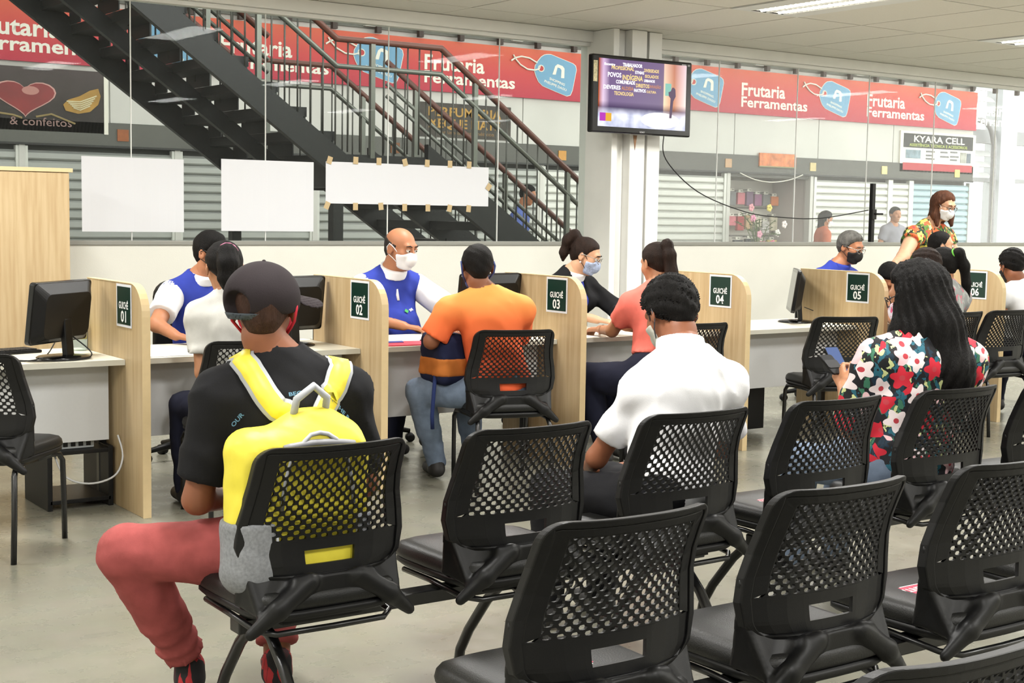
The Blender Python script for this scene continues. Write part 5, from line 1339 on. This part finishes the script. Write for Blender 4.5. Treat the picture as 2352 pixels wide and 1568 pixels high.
# 1 the man with the cap and the yellow rucksack
p1 = person('man in a dark cap, black T-shirt and red trousers, seen from behind', (1.76, 3.58), dict(pel=(1.79, 3.61, .55), neck=(1.74, 3.625, 1.06), head=(1.715, 3.655, 1.20), face=14, look=(30, 2, 0),
    shL=(1.585, 3.665, .955), shR=(1.93, 3.575, .955), elL=(1.535, 3.70, .67), elR=(2.02, 3.63, .68), wrL=(1.76, 3.87, .625), wrR=(1.92, 3.90, .625),
    knL=(1.375, 3.82, .515), knR=(1.92, 4.00, .50), anL=(1.60, 3.92, .13), anR=(1.84, 3.83, .13), toeL=(.5, 1, 0), toeR=(.35, 1, 0)),
    dict(skin=SK2, shirt=BLACK, pants=REDP, shoe=PLAID, hair='short', hairm=hair_mat('shaved', (66, 46, 37)), ht=.003, hn=.0003, mask=MRED, loopw=1.8, res=.012, hres=.006, sleeve=.80, flare=.012, cuff=.90, pi=.016, hem=-.10, w=1.03, neckr=.061, bunch=.006, wr=.0038, hairres=.0065))
FH = p1['fromh']; R1 = p1['root']
capm = cloth('charcoal_cap', (44, 38, 40))
CR = np.array([[math.cos(.68), -math.sin(.68), 0], [math.sin(.68), math.cos(.68), 0], [0, 0, 1]], np.float32)
toc = lambda P: p1['toh'](P) @ CR.T
fromc = lambda p: p1['fromh'](np.asarray(p, np.float32) @ CR)
def capf(P):
    q = toc(P); d = ell(q, (0, -.008, .030), (.101, .114, .104)); d = smax(d, -(q[:, 2]+.012-.10*np.maximum(0, q[:, 1])), .004)
    d = smax(d, -ell(q, (0, -.125, .010), (.050, .06, .042)), .004)
    return d
sobj('cap', capf, p1['fromh']((0, 0, .03))-.16, p1['fromh']((0, 0, .03))+.16, .0055, capm, R1)
def billf(P):
    q = toc(P); d = ell(q, (0, .115, .02), (.088, .092, .060)); z = q[:, 2]-(.040-5.0*q[:, 0]**2-.16*(q[:, 1]-.1)); d = smax(d, np.abs(z)-.004, .003); return smax(d, .070-q[:, 1], .003)
sobj('cap_bill', billf, fromc((0, .13, 0))-.13, fromc((0, .13, 0))+.13, .0055, capm, R1)
def strapf(P):
    q = toc(P); d = np.abs(ell(q, (0, -.008, .03), (.100, .113, .103)))-.0035; d = smax(d, np.abs(q[:, 2]+.018)-.011, .002); return smax(d, q[:, 1]+.045, .003)
sobj('cap_strap', strapf, fromc((0, -.06, 0))-.13, fromc((0, -.06, 0))+.13, .0055, mat('slate_webbing', (58, 66, 74), .6), R1)
MB().ball(FH((0, -.008, .131)), .007, 8, 6).build('cap_button', capm, R1, True)
ck = []
for k in range(24):
    a = 2*PI*k/24; c0 = p1['neck']+p1['up']*(.020-.02*math.cos(a)*-1*.6)+(p1['rt']*math.sin(a)+p1['fw']*math.cos(a))*.074; ck.append(c0-p1['up']*.030*max(0, math.cos(a)))
MB().tube(ck, .0028, 6, True).build('neck_chain', mat('silver_chain', (190, 186, 178), .25, .9), R1, True)
inkb = mat('pale_blue_ink', (96, 140, 168), .7); inkg = mat('pale_grey_ink', (150, 150, 150), .7)
def shirt_text(info, s, dx, z, w_, h_, M, rot=0, back=True, t=.002):
    o = info['at'](z)+info['rt']*dx+info['fw']*(-.4 if back else .4); p, n = on_surf(info['shirt'], o, info['fw']*(1 if back else -1))
    x = np.cross(info['up'], n); x = unit(x); y = np.cross(n, x); c, s_ = math.cos(rot), math.sin(rot); X = x*c+y*s_; Y = -x*s_+y*c
    return text(s, frame(Vector(p+n*.003), Vector(X.tolist()), Vector(Y.tolist())), w_, h_, M, info['root'], align='c', thick=t, name='shirt_print')
shirt_text(p1, 'BEC', .015, .825, .036, .011, inkb); shirt_text(p1, 'OME', .0, .79, .038, .010, inkg)
shirt_text(p1, 'OUR', -.135, .72, .05, .012, inkb, .75); shirt_text(p1, 'S THE R', .14, .70, .09, .012, inkb, -.85); shirt_text(p1, '& BE', .115, .68, .06, .010, inkg, -.85)
# rucksack
yel = mat('yellow_nylon', (240, 224, 72), .5, var=.06, vscale=10, bump=.1, bscale=40); gry = mat('grey_webbing', (176, 178, 182), .6); meshg = mat('grey_net_pocket', (136, 138, 142), .7, var=.2, vscale=120)
bp = empty('backpack', (1.735, 3.43, .49), 0, 'bright yellow backpack with grey trim on the capped man\'s back', 'backpack')
bo_ = A(1.735, 3.43, .49); fS = lambda P: p1['shirt']((P+bo_-p1['off']).astype(np.float32))
Rp = np.array([[math.cos(.08), -math.sin(.08), 0], [math.sin(.08), math.cos(.08), 0], [0, 0, 1]], np.float32)
def bagf(P):
    q = P @ Rp.T; d = rbox(P, (-.03, .0, .19), (.200, .072, .225), .07, Rp); d = smin(d, ell(P, (.01, -.005, .33), (.145, .070, .13), Rp), .03)+wrinkle(P, .0022, 1.3)
    d = smax(d, (3.362-3.43)-P[:, 1]+.12*np.clip(P[:, 2]-.28, 0, .2)*-1, .012)
    return smax(d, -fS(P)-.0, .006)
sobj('bag_body', bagf, (-.28, -.18, -.08), (.25, .20, .52), .009, yel, bp)
def loopx(y0_, zc, hw, hh, n=14, a0=0, a1=180): return [Vector((hw*math.cos(math.radians(a0+(a1-a0)*k/n)), y0_, zc+hh*math.sin(math.radians(a0+(a1-a0)*k/n)))) for k in range(n+1)]
def on_bag(p):
    o = np.array((p[0], -.25, p[2]), np.float32); o_, n = on_surf(bagf, o, (0, 1, 0)); return Vector((o_+n*.002).tolist())
MB().tube([on_bag(p) for p in loopx(0, .20, .105, .20)], .006, 6).build('zip_piping', gry, bp, True)
MB().tube([on_bag((x, 0, .375-.25*x*x*4)) for x in np.linspace(-.10, .10, 12)], .009, 6).build('zip_flap', mat('grey_zip', (146, 146, 150), .5), bp, True)
for s in (-1, 1):
    def pkf(P, s=s): return smax(smax(bagf(P)-.010, -(s*(P @ Rp.T)[:, 0]-.12), .006), P[:, 2]-.17, .006)
    sobj('side_pocket', pkf, (-.28 if s < 0 else .03, -.18, -.06), (-.03 if s < 0 else .25, .18, .21), .009, meshg, bp)
    MB().tube([on_bag((s*.115, 0, .0)), on_bag((s*.12, 0, .13)), Vector((s*.15, .0, .20)), Vector((s*.155, .05, .27))], .005, 6).build('side_cord', gry, bp, True)
# shoulder straps follow the shirt
def ribbon(path, w_, f_, lift, name, M, parent, off):
    P = [np.asarray(p, np.float32) for p in path]; dense = []
    for i in range(len(P)-1):
        for k in range(6): dense.append(P[i]+(P[i+1]-P[i])*k/6)
    dense.append(P[-1]); D = np.stack(dense)
    for it in range(6):
        v = f_(D); e = .004; g_ = np.stack([(f_(D+d_)-f_(D-d_)) for d_ in np.eye(3, dtype=np.float32)*e], 1); g_ /= np.linalg.norm(g_, axis=1, keepdims=True)+1e-9
        D = (D-g_*(v-lift)[:, None]).astype(np.float32)
    vs_ = []; fs_ = []
    for i in range(len(D)):
        t = unit(D[min(i+1, len(D)-1)]-D[max(i-1, 0)]); sd = unit(np.cross(t, g_[i]))
        for a, h in ((-1, 0), (1, 0), (1, .004), (-1, .004)): vs_.append(tuple(D[i]+sd*w_*a+g_[i]*h))
    for i in range(len(D)-1):
        for q in range(4): fs_.append((i*4+q, i*4+(q+1) % 4, (i+1)*4+(q+1) % 4, (i+1)*4+q))
    return MB().add(vs_, fs_).build(name, M, parent, True)
for s in (-1, 1):
    pth = [(s*.062+.01, -.02, .42), (s*.10, .05, .49), (s*.125, .15, .545), (s*.135, .25, .535), (s*.15, .32, .46), (s*.16, .36, .36)]
    pth = [tuple(np.array(p, np.float32) @ np.array([[math.cos(.24), -math.sin(.24), 0], [math.sin(.24), math.cos(.24), 0], [0, 0, 1]], np.float32)) for p in pth]
    t = ribbon(pth, .036, fS, .004, 'shoulder_strap', gry, bp, bo_)
    ribbon(pth, .026, fS, .0075, 'strap_padding', yel, t, bo_)
MB().tube([Vector((-.045, -.005, .43)), Vector((-.04, -.02, .485)), Vector((.005, -.03, .52)), Vector((.05, -.02, .485)), Vector((.05, -.005, .43))], .011, 8).build('grab_handle', gry, bp, True)

# 2 the man in the white polo
p2 = person('young man in a white polo shirt bent over, seated in the front row', (3.12, 3.55), dict(pel=(3.145, 3.56, .55), neck=(3.210, 3.565, 1.015), head=(3.230, 3.665, 1.145), face=8, look=(8, 30, 0),
    shL=(3.085, 3.625, .905), shR=(3.375, 3.53, .905), elL=(3.030, 3.80, .645), elR=(3.505, 3.66, .66), wrL=(3.145, 3.99, .565), wrR=(3.345, 3.98, .565), **seat_legs(3.12, 3.56)),
    dict(skin=SK2, shirt=WHITE, pants=cloth('black_jeans', (24, 24, 27)), shoe=SHOE, hair='short', hairm=HB, ht=.018, hn=.0022, mask=MGRY, loop=mat('loop_grey', (70, 70, 74), .7), collar=WHITE, res=.0125, hres=.0065, sleeve=.74, flare=.008, hem=-.12, w=.97, arm=.88, ch=.058, neckr=.060, si=.011, wr=.0045, hairres=.006))
spikes(p2, 700, HB, .0085, 2, 0, .019)
# 3 the woman with long black hair
FLOR = print_mat('tropical_flower_print', [(0, (16, 16, 22)), (.38, (36, 98, 116)), (.56, (18, 44, 62)), (.70, (60, 118, 92)), (.82, (206, 214, 150)), (.93, (20, 22, 30))], 34, .06, flowers=[(0, (240, 226, 226)), (.45, (204, 34, 54)), (.75, (238, 196, 200))], fscale=11, fr=.046)
p3 = person('woman with very long black hair in a flowered tropical shirt looking at a phone', (4.36, 3.54), dict(pel=(4.36, 3.55, .55), neck=(4.415, 3.545, 1.05), head=(4.43, 3.605, 1.19), face=-2, look=(-22, 20, 0),
    shL=(4.225, 3.60, 0.937), shR=(4.60, 3.50, 0.927), elL=(4.235, 3.72, .665), elR=(4.70, 3.66, .67), wrL=(4.42, 3.94, .795), wrR=(4.64, 3.94, .785), hdL=(.25, .5, .45), hnL=(-.9, .1, .2), hdR=(-.35, .5, .45), hnR=(.9, .1, .2), cuL=.7, cuR=.7, **seat_legs(4.36, 3.55)),
    dict(skin=SK4, shirt=FLOR, pants=JEAN, shoe=SHOE, hair='long', hairm=HB, ht=.020, locks=[[(0, -.05, .03, .088), (-.005, -.09, -.12, .108), (.01, -.125, -.28, .118), (.03, -.14, -.39, .09), (.04, -.13, -.47, .035)], [(.06, -.03, .0, .055), (.10, -.06, -.16, .075), (.14, -.09, -.31, .07), (.15, -.10, -.42, .03)], [(-.06, -.02, .0, .055), (-.09, -.04, -.15, .068), (-.115, -.08, -.30, .058), (-.10, -.10, -.40, .028)]],
    mask=print_mat('pink_print_mask', [(0, (230, 220, 230)), (.5, (220, 90, 130)), (.8, (150, 180, 220))], 40, .05), glasses=mat('black_spectacle', (14, 14, 15), .3), res=.0125, hres=.0065, sleeve=.92, flare=.022, si=.022, wr=.004, hem=-.16, w=1.08, bust=.02, belly=.03, arm=1.15, hairres=.009))
ph3 = empty('mobile_phone', (4.475, 4.03, .885), 0, 'mobile phone in the hands of the long-haired woman', 'phone')
Mp = frame((0, 0, 0), (.9, -.1, 0), (.0, .55, .75))
MB().prism(rrect(.074, .15, .012), -.005, .004, Mp).build('body', black_gloss, ph3, bevel=.002); MB().prism(rrect(.066, .14, .006), .004, .0046, Mp).build('screen', glow('phone_screen', (120, 140, 190), .8), ph3)
wl3 = empty('wallet', (4.435, 3.995, .89), 0, 'black wallet held behind the phone by the long-haired woman', 'wallet')
MB().prism(rrect(.068, .10, .012), -.024, -.012, frame((-.02, .0, .0), (.9, -.1, 0), (-.25, .55, .7))).build('cover', black_plastic, wl3, bevel=.004); MB().prism(rrect(.066, .04, .008), -.012, -.009, frame((-.02, .0, .0), (.9, -.1, 0), (-.25, .55, .7))).build('flap', mat('wallet_flap', (30, 30, 32), .5), wl3)

# behind the counter ------------------------------------------------
p4 = person('clerk in a blue and white polo with black mask and glasses, partly hidden', (3.24, 7.72), dict(pel=(3.25, 7.80, .56), neck=(3.215, 7.70, 1.085), head=(3.25, 7.615, 1.225), face=172, look=(146, 8, 0),
    elR=(2.885, 7.52, .835), elL=(3.50, 7.55, .83), wrR=(2.925, 7.335, .785), wrL=(3.30, 7.32, .785), hdR=(.55, -.75, -.12), cuR=.35, **back_legs(3.25, 7.80)),
    dict(skin=SK1, shirt=BLUE, two=WHITE, collar=WHITE, pants=NAVY, shoe=SHOE, hair='short', hairm=HB, ht=.010, mask=MBLK, glasses=mat('black_spectacle', (14, 14, 15), .3), eyes=True, w=1.05, sleeve=.70, arm=1.08, belly=.02))
p6 = person('bald clerk in a blue and white polo with a white mask and round belly', (4.52, 7.80), dict(pel=(4.52, 7.86, .56), neck=(4.515, 7.77, 1.10), head=(4.535, 7.69, 1.245), face=186, look=(160, 12, 0),
    elR=(4.235, 7.60, .83), elL=(4.87, 7.58, .84), wrR=(4.40, 7.415, .785), wrL=(4.70, 7.33, .79), hdR=(.65, -.5, -.12), cuR=.35, **back_legs(4.52, 7.86)),
    dict(skin=SK1, shirt=BLUE, two=WHITE, collar=WHITE, pants=NAVY, shoe=SHOE, hair='bald', hairm=hair_mat('stubble', (46, 40, 36)), mask=MWHT, eyes=True, w=1.06, hs=1.06, belly=.085, sleeve=.75, arm=1.12, neckr=.064, flare=.012, wr=.0035))
em = mat('emblem_green', (60, 160, 80), .6)
for p_, dx in ((p6, -.085), ):
    shirt_text(p_, 'SINE', dx, .60, .06, .017, ink_white, back=False)
    o, n = on_surf(p_['shirt'], p_['at'](.612)+p_['rt']*(dx+.05)+p_['fw']*.4, -p_['fw']); x = unit(np.cross(p_['up'], n)); y = np.cross(n, x)
    MB().prism([(.0, .016), (.018, .0), (.0, -.016), (-.018, 0)], .002, .003, frame(Vector((o+n*.002).tolist()), Vector(x.tolist()), Vector(y.tolist()))).build('shirt_emblem', em, p_['root'])
p8 = person('clerk in a black jacket over a blue polo, hair tied up, dotted mask', (5.95, 7.80), dict(pel=(5.96, 7.88, .56), neck=(5.935, 7.77, 1.07), head=(5.99, 7.68, 1.195), face=168, look=(140, 22, 0),
    elR=(5.70, 7.56, .83), elL=(6.20, 7.58, .83), wrR=(5.80, 7.30, .79), wrL=(5.98, 7.27, .795), hdR=(.4, -.8, -.1), hdL=(-.25, -.9, -.1), **back_legs(5.96, 7.88)),
    dict(skin=SK3, shirt=BLACK, open=True, inner=BLUE, collar=WHITE, pants=NAVY, shoe=SHOE, hair='tail', hairm=HD, ht=.008, tail=[(0, -.09, .085, .030), (0, -.125, .10, .036), (0, -.155, .05, .038), (0, -.15, -.04, .030), (0, -.135, -.09, .012)], tie=((0, -.098, .088), .026, (0, -1, .3), mat('lilac_tie', (170, 120, 180), .6)), mask=MDOT, loop=MBLK, glasses=mat('silver_spectacle', (180, 178, 172), .25, .8), eyes=True, w=.97, sleeve=1.55, bust=.02, si=.018, ncr=.002))
MB().ball(p8['fromh']((-.086, -.002, -.045)), .006, 8, 6).build('earring', mat('pearl', (236, 230, 220), .2), p8['root'], True)
MB().ball(p8['fromh']((.086, -.002, -.045)), .006, 8, 6).build('earring', mat('pearl', (236, 230, 220), .2), p8['root'], True)
p10 = person('grey-haired clerk in a blue polo and black mask behind sign 05', (8.62, 7.80), dict(pel=(8.60, 7.88, .56), neck=(8.605, 7.79, 1.10), head=(8.66, 7.71, 1.25), face=176, look=(168, 18, 0),
    elR=(8.30, 7.60, .84), elL=(8.92, 7.58, .84), wrR=(8.42, 7.36, .79), wrL=(8.75, 7.34, .79), **back_legs(8.60, 7.88)),
    dict(skin=SK1, shirt=BLUE, collar=BLUE, pants=NAVY, shoe=SHOE, hair='short', hairm=HG, ht=.015, hn=.002, mask=MBLK, glasses=mat('silver_spectacle', (180, 178, 172), .25, .8), eyes=True, w=1.06))
p11 = person('standing woman with auburn hair, white mask and green flowered blouse', (10.25, 8.22), dict(pel=(10.30, 8.28, .94), neck=(10.285, 8.24, 1.44), head=(10.335, 8.15, 1.605), face=192, look=(176, 22, 0),
    shR=(10.04, 8.22, 1.335), shL=(10.50, 8.26, 1.327), elR=(9.76, 8.10, 1.155), elL=(10.63, 8.18, 1.07), wrR=(9.50, 7.97, 1.105), wrL=(10.60, 8.05, .84), hdR=(-.8, -.35, -.25), cuR=.35, knL=(10.40, 8.24, .50), knR=(10.20, 8.24, .50), anL=(10.40, 8.28, .095), anR=(10.20, 8.28, .095)),
    dict(skin=SK3, shirt=print_mat('green_leaf_print', [(0, (22, 30, 22)), (.3, (60, 92, 44)), (.5, (206, 206, 92)), (.65, (206, 102, 52)), (.78, (30, 62, 46)), (.9, (236, 226, 150))], 30, .06, flowers=[(0, (206, 96, 50)), (.4, (224, 214, 96)), (.7, (86, 120, 50))], fscale=10, fr=.05), pants=NAVY, shoe=SHOE, hair='long', hairm=HR, ht=.012,
    locks=[[(0, -.06, .03, .075), (0, -.08, -.10, .07), (0, -.08, -.19, .05)], [(.06, -.02, .02, .035), (.078, -.01, -.09, .034), (.080, .02, -.17, .018)], [(-.06, -.02, .02, .035), (-.078, -.01, -.09, .034), (-.080, .02, -.17, .018)]], mask=MWHT, glasses=mat('brown_spectacle', (60, 36, 26), .3), eyes=True, w=1.3, bust=.035, belly=.07, sleeve=.32, arm=1.35, hem=-.12, hairres=.010))
p12 = person('man with cropped hair and grey mask in profile before the standing woman', (9.52, 7.62), dict(pel=(9.56, 7.72, .57), neck=(9.58, 7.64, 1.11), head=(9.64, 7.61, 1.262), face=130, look=(128, 4, 0),
    elR=(9.28, 7.46, .86), elL=(9.75, 7.70, .86), wrR=(9.48, 7.36, .80), wrL=(9.70, 7.45, .80), **back_legs(9.50, 7.72)),
    dict(skin=SK3, shirt=BLACK, collar=BLACK, pants=NAVY, shoe=SHOE, hair='short', hairm=HB, ht=.007, hdrop=-.018, mask=mat('mask_charcoal', (66, 64, 62), .8), eyes=True, w=1.05))
# person bent over the papers right of sign 05
p13 = person('dark-haired person bowed over papers just right of sign 05', (9.02, 7.70), dict(pel=(9.02, 7.95, .56), neck=(9.03, 7.78, .955), head=(9.06, 7.66, 1.01), face=180, look=(190, 62, 0),
    elR=(8.80, 7.60, .80), elL=(9.25, 7.60, .80), wrR=(8.92, 7.34, .79), wrL=(9.12, 7.34, .79), **back_legs(9.02, 7.95)),
    dict(skin=SK1, shirt=BLACK, pants=NAVY, shoe=SHOE, hair='short', hairm=HB, ht=.012))
# the public at the counter ------------------------------------------
p5 = person('woman in a light grey T-shirt, black hair held by a pink tie', (2.80, 6.30), dict(pel=(2.82, 6.30, .55), neck=(2.785, 6.315, 1.06), head=(2.775, 6.36, 1.195), face=6, look=(10, 10, 0),
    shL=(2.655, 6.36, 0.962), shR=(2.955, 6.27, 0.962), elL=(2.655, 6.33, .70), elR=(3.05, 6.40, .72), wrL=(2.76, 6.57, .70), wrR=(2.95, 6.60, .72), **seat_legs(2.82, 6.20)),
    dict(skin=SK4, shirt=GREYT, pants=NAVY, shoe=SHOE, hair='tail', hairm=HB, ht=.012, tail=[(0, -.09, .055, .035), (-.01, -.125, .05, .045), (-.015, -.145, .0, .050), (-.02, -.135, -.07, .042), (-.02, -.12, -.12, .015)], tie=((0, -.100, .060), .044, (0, -1, .25), mat('pink_tie', (230, 120, 160), .5)), w=.86, sleeve=.62, flare=.014, wr=.004, arm=.9))
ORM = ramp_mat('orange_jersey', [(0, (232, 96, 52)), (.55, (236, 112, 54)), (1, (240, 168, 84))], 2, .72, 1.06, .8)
p7 = person('man in an orange shirt and jeans sitting at the desk with sign 03', (4.27, 6.32), dict(pel=(4.33, 6.28, .55), neck=(4.255, 6.315, 1.045), head=(4.225, 6.36, 1.185), face=14, look=(20, 8, 0),
    shL=(4.065, 6.385, 0.947), shR=(4.445, 6.255, 0.952), elL=(3.985, 6.43, .79), elR=(4.56, 6.46, .78), wrL=(4.19, 6.60, .80), wrR=(4.43, 6.68, .79), knL=(4.02, 6.60, .50), knR=(4.38, 6.70, .50), anL=(4.17, 6.66, .095), anR=(4.42, 6.66, .095)),
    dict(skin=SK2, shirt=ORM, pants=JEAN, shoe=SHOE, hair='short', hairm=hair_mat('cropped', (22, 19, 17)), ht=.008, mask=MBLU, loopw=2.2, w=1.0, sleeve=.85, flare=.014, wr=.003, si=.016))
p9 = person('woman in a coral T-shirt with a long brown ponytail, writing at the desk', (5.42, 6.30), dict(pel=(5.40, 6.24, .56), neck=(5.475, 6.33, 1.055), head=(5.50, 6.38, 1.195), face=14, look=(4, 14, 0),
    shL=(5.325, 6.385, 0.957), shR=(5.63, 6.285, 0.957), elL=(5.325, 6.56, .79), elR=(5.72, 6.50, .79), wrL=(5.375, 6.735, .785), wrR=(5.58, 6.74, .79), hdL=(.1, .9, -.1), knL=(5.16, 6.58, .52), knR=(5.42, 6.68, .50), anL=(5.24, 6.50, .095), anR=(5.45, 6.55, .095)),
    dict(skin=SK4, shirt=CORAL, pants=NAVY, shoe=SHOE, hair='tail', hairm=HD, ht=.009, tail=[(0, -.09, .08, .026), (0, -.125, .085, .032), (0, -.14, .02, .036), (0.005, -.13, -.08, .036), (.01, -.12, -.17, .026), (.01, -.115, -.22, .010)], w=.86, sleeve=.66, hem=.22, hipr=.205, hip=.11, leg=1.15, waist=.30, arm=.92, bust=.02))
p15 = person('woman with a green hair band and dark ponytail, behind the long-haired woman', (8.02, 6.38), dict(pel=(8.02, 6.33, .55), neck=(8.09, 6.35, 1.03), head=(8.11, 6.39, 1.165), face=10, look=(-10, 8, 0),
    elL=(7.80, 6.48, .76), elR=(8.32, 6.45, .76), wrL=(7.92, 6.68, .785), wrR=(8.18, 6.68, .785), **seat_legs(8.02, 6.22)),
    dict(skin=SK4, shirt=print_mat('grey_rose_print', [(0, (150, 152, 150)), (.5, (176, 178, 174)), (.75, (206, 120, 134)), (.9, (120, 160, 110))], 26, .05), pants=NAVY, shoe=SHOE, hair='tail', hairm=HB, ht=.010, tail=[(0, -.09, .07, .03), (.02, -.125, .07, .036), (.05, -.14, -.02, .036), (.08, -.13, -.14, .03), (.10, -.125, -.24, .012)], tie=((0.0, -.105, .072), .03, (0, -1, .2), mat('green_tie', (110, 200, 70), .5)), w=.92))
p16 = person('child with brown hair standing next to the woman with the green band', (7.70, 6.22), dict(pel=(7.70, 6.20, .64), neck=(7.72, 6.20, 1.03), head=(7.74, 6.24, 1.165), face=0, look=(-20, 5, 0),
    elL=(7.50, 6.20, .74), elR=(7.90, 6.18, .74), wrL=(7.50, 6.30, .55), wrR=(7.90, 6.30, .55), knL=(7.63, 6.22, .36), knR=(7.78, 6.22, .36), anL=(7.63, 6.22, .08), anR=(7.78, 6.22, .08)),
    dict(skin=SK4, shirt=cloth('rust', (160, 84, 60)), pants=NAVY, shoe=SHOE, hair='short', hairm=HD, ht=.018, hn=.003, hdrop=.02, w=.8, arm=.8, leg=.8, hs=.95))
p14 = person('man in a white T-shirt with black hair at the right edge', (9.22, 6.52), dict(pel=(9.32, 6.45, .55), neck=(9.27, 6.55, 1.01), head=(9.215, 6.62, 1.145), face=5, look=(20, 20, 0),
    shL=(9.08, 6.60, 0.917), shR=(9.46, 6.48, 0.917), elL=(9.06, 6.70, .79), elR=(9.55, 6.66, .78), wrL=(9.22, 6.82, .80), wrR=(9.42, 6.84, .80), **seat_legs(9.32, 6.40)),
    dict(skin=SK2, shirt=WHITE, pants=NAVY, shoe=SHOE, hair='short', hairm=HB, ht=.016, hn=.003, mask=MBLK, w=1.0, sleeve=.8))
spikes(p14, 260, HB, .008, 4, 0, .016); spikes(p10, 300, HG, .007, 5, 0, .014)
visitor_chair(9.32, 6.40, rd(-4), 'black perforated chair of the man in white at the right edge')
# lap bag of the man in orange
lb_ = empty('shoulder_bag', (4.12, 6.44, .59), 0, 'navy and orange bag on the lap of the man in orange', 'bag')
fO = lambda P: p7['shirt']((P+A(4.12, 6.44, .59)-p7['off']).astype(np.float32))
def lbf(P): return smax(rbox(P, (-.02, .05, .10), (.085, .13, .14), .05)+wrinkle(P, .003, 1.5), -fO(P), .006)
sobj('bag_body', lbf, (-.14, -.12, -.08), (.12, .22, .28), .010, cloth('navy_canvas', (28, 32, 58)), lb_)
def lpf(P): return smax(smax(lbf(P)-.006, P[:, 2]-.11, .006), .01-P[:, 2], .006)
sobj('front_pocket', lpf, (-.15, -.13, -.05), (.13, .23, .14), .010, cloth('rust_orange', (186, 110, 50)), lb_)
MB().tube([Vector((-.10, .0, .02)), Vector((-.12, -.02, -.06)), Vector((-.13, -.02, -.20)), Vector((-.12, -.01, -.27))], .012, 6).build('strap', cloth('navy_strap', (40, 52, 96)), lb_, True)
# passers-by in the arcade --------------------------------------------
def stander(label, x, y, h, face, look, S, bend=0.):
    th = math.radians(face); fx, fy = math.sin(th), math.cos(th); rx, ry = fy, -fx; z = h
    J = dict(pel=(x, y, z*.54), neck=(x+fx*.02+fx*bend, y+fy*.02+fy*bend, z*.83-bend*.2), head=(x+fx*(.06+bend*1.3), y+fy*(.06+bend*1.3), z-.12-bend*.3), face=face, look=look,
             elL=(x-rx*.26+fx*bend, y-ry*.26+fy*bend, z*.62), elR=(x+rx*.26+fx*bend, y+ry*.26+fy*bend, z*.62), wrL=(x-rx*.22+fx*(.15+bend), y-ry*.22+fy*(.15+bend), z*.50), wrR=(x+rx*.22+fx*(.15+bend), y+ry*.22+fy*(.15+bend), z*.50),
             knL=(x-rx*.10, y-ry*.10, z*.28), knR=(x+rx*.10, y+ry*.10, z*.28), anL=(x-rx*.10, y-ry*.10, .085), anR=(x+rx*.10, y+ry*.10, .085))
    S = dict(S); S.setdefault('res', .02); S.setdefault('hres', .010); S.setdefault('hairres', .012); S.setdefault('handres', .009); S.setdefault('maskres', .009); return person(label, (x, y), J, S, 'passers-by in the arcade')
stander('passer-by in a blue shirt bending behind the stair railing', 10.30, 14.75, 1.86, 140, (140, 20, 0), dict(skin=SK1, shirt=cloth('dusty_blue', (84, 100, 158)), pants=cloth('pale_jeans', (150, 160, 176)), shoe=SHOE, hair='short', hairm=HB, ht=.012), .12)
stander('passer-by in a rust orange top with white mask in front of a white shutter', 16.80, 15.55, 1.58, 120, (110, 15, 0), dict(skin=SK1, shirt=cloth('rust_top', (186, 104, 76)), pants=NAVY, shoe=SHOE, hair='long', hairm=HB, ht=.014, locks=[[(0, -.06, .02, .07), (0, -.07, -.12, .06), (0, -.06, -.2, .04)]], mask=MWHT))
stander('passer-by in a grey shirt standing by the pale blue shutter', 18.45, 15.55, 1.67, 190, (190, 5, 0), dict(skin=SK4, shirt=cloth('mid_grey', (150, 148, 156)), pants=NAVY, shoe=SHOE, hair='short', hairm=HB, ht=.012, eyes=False))
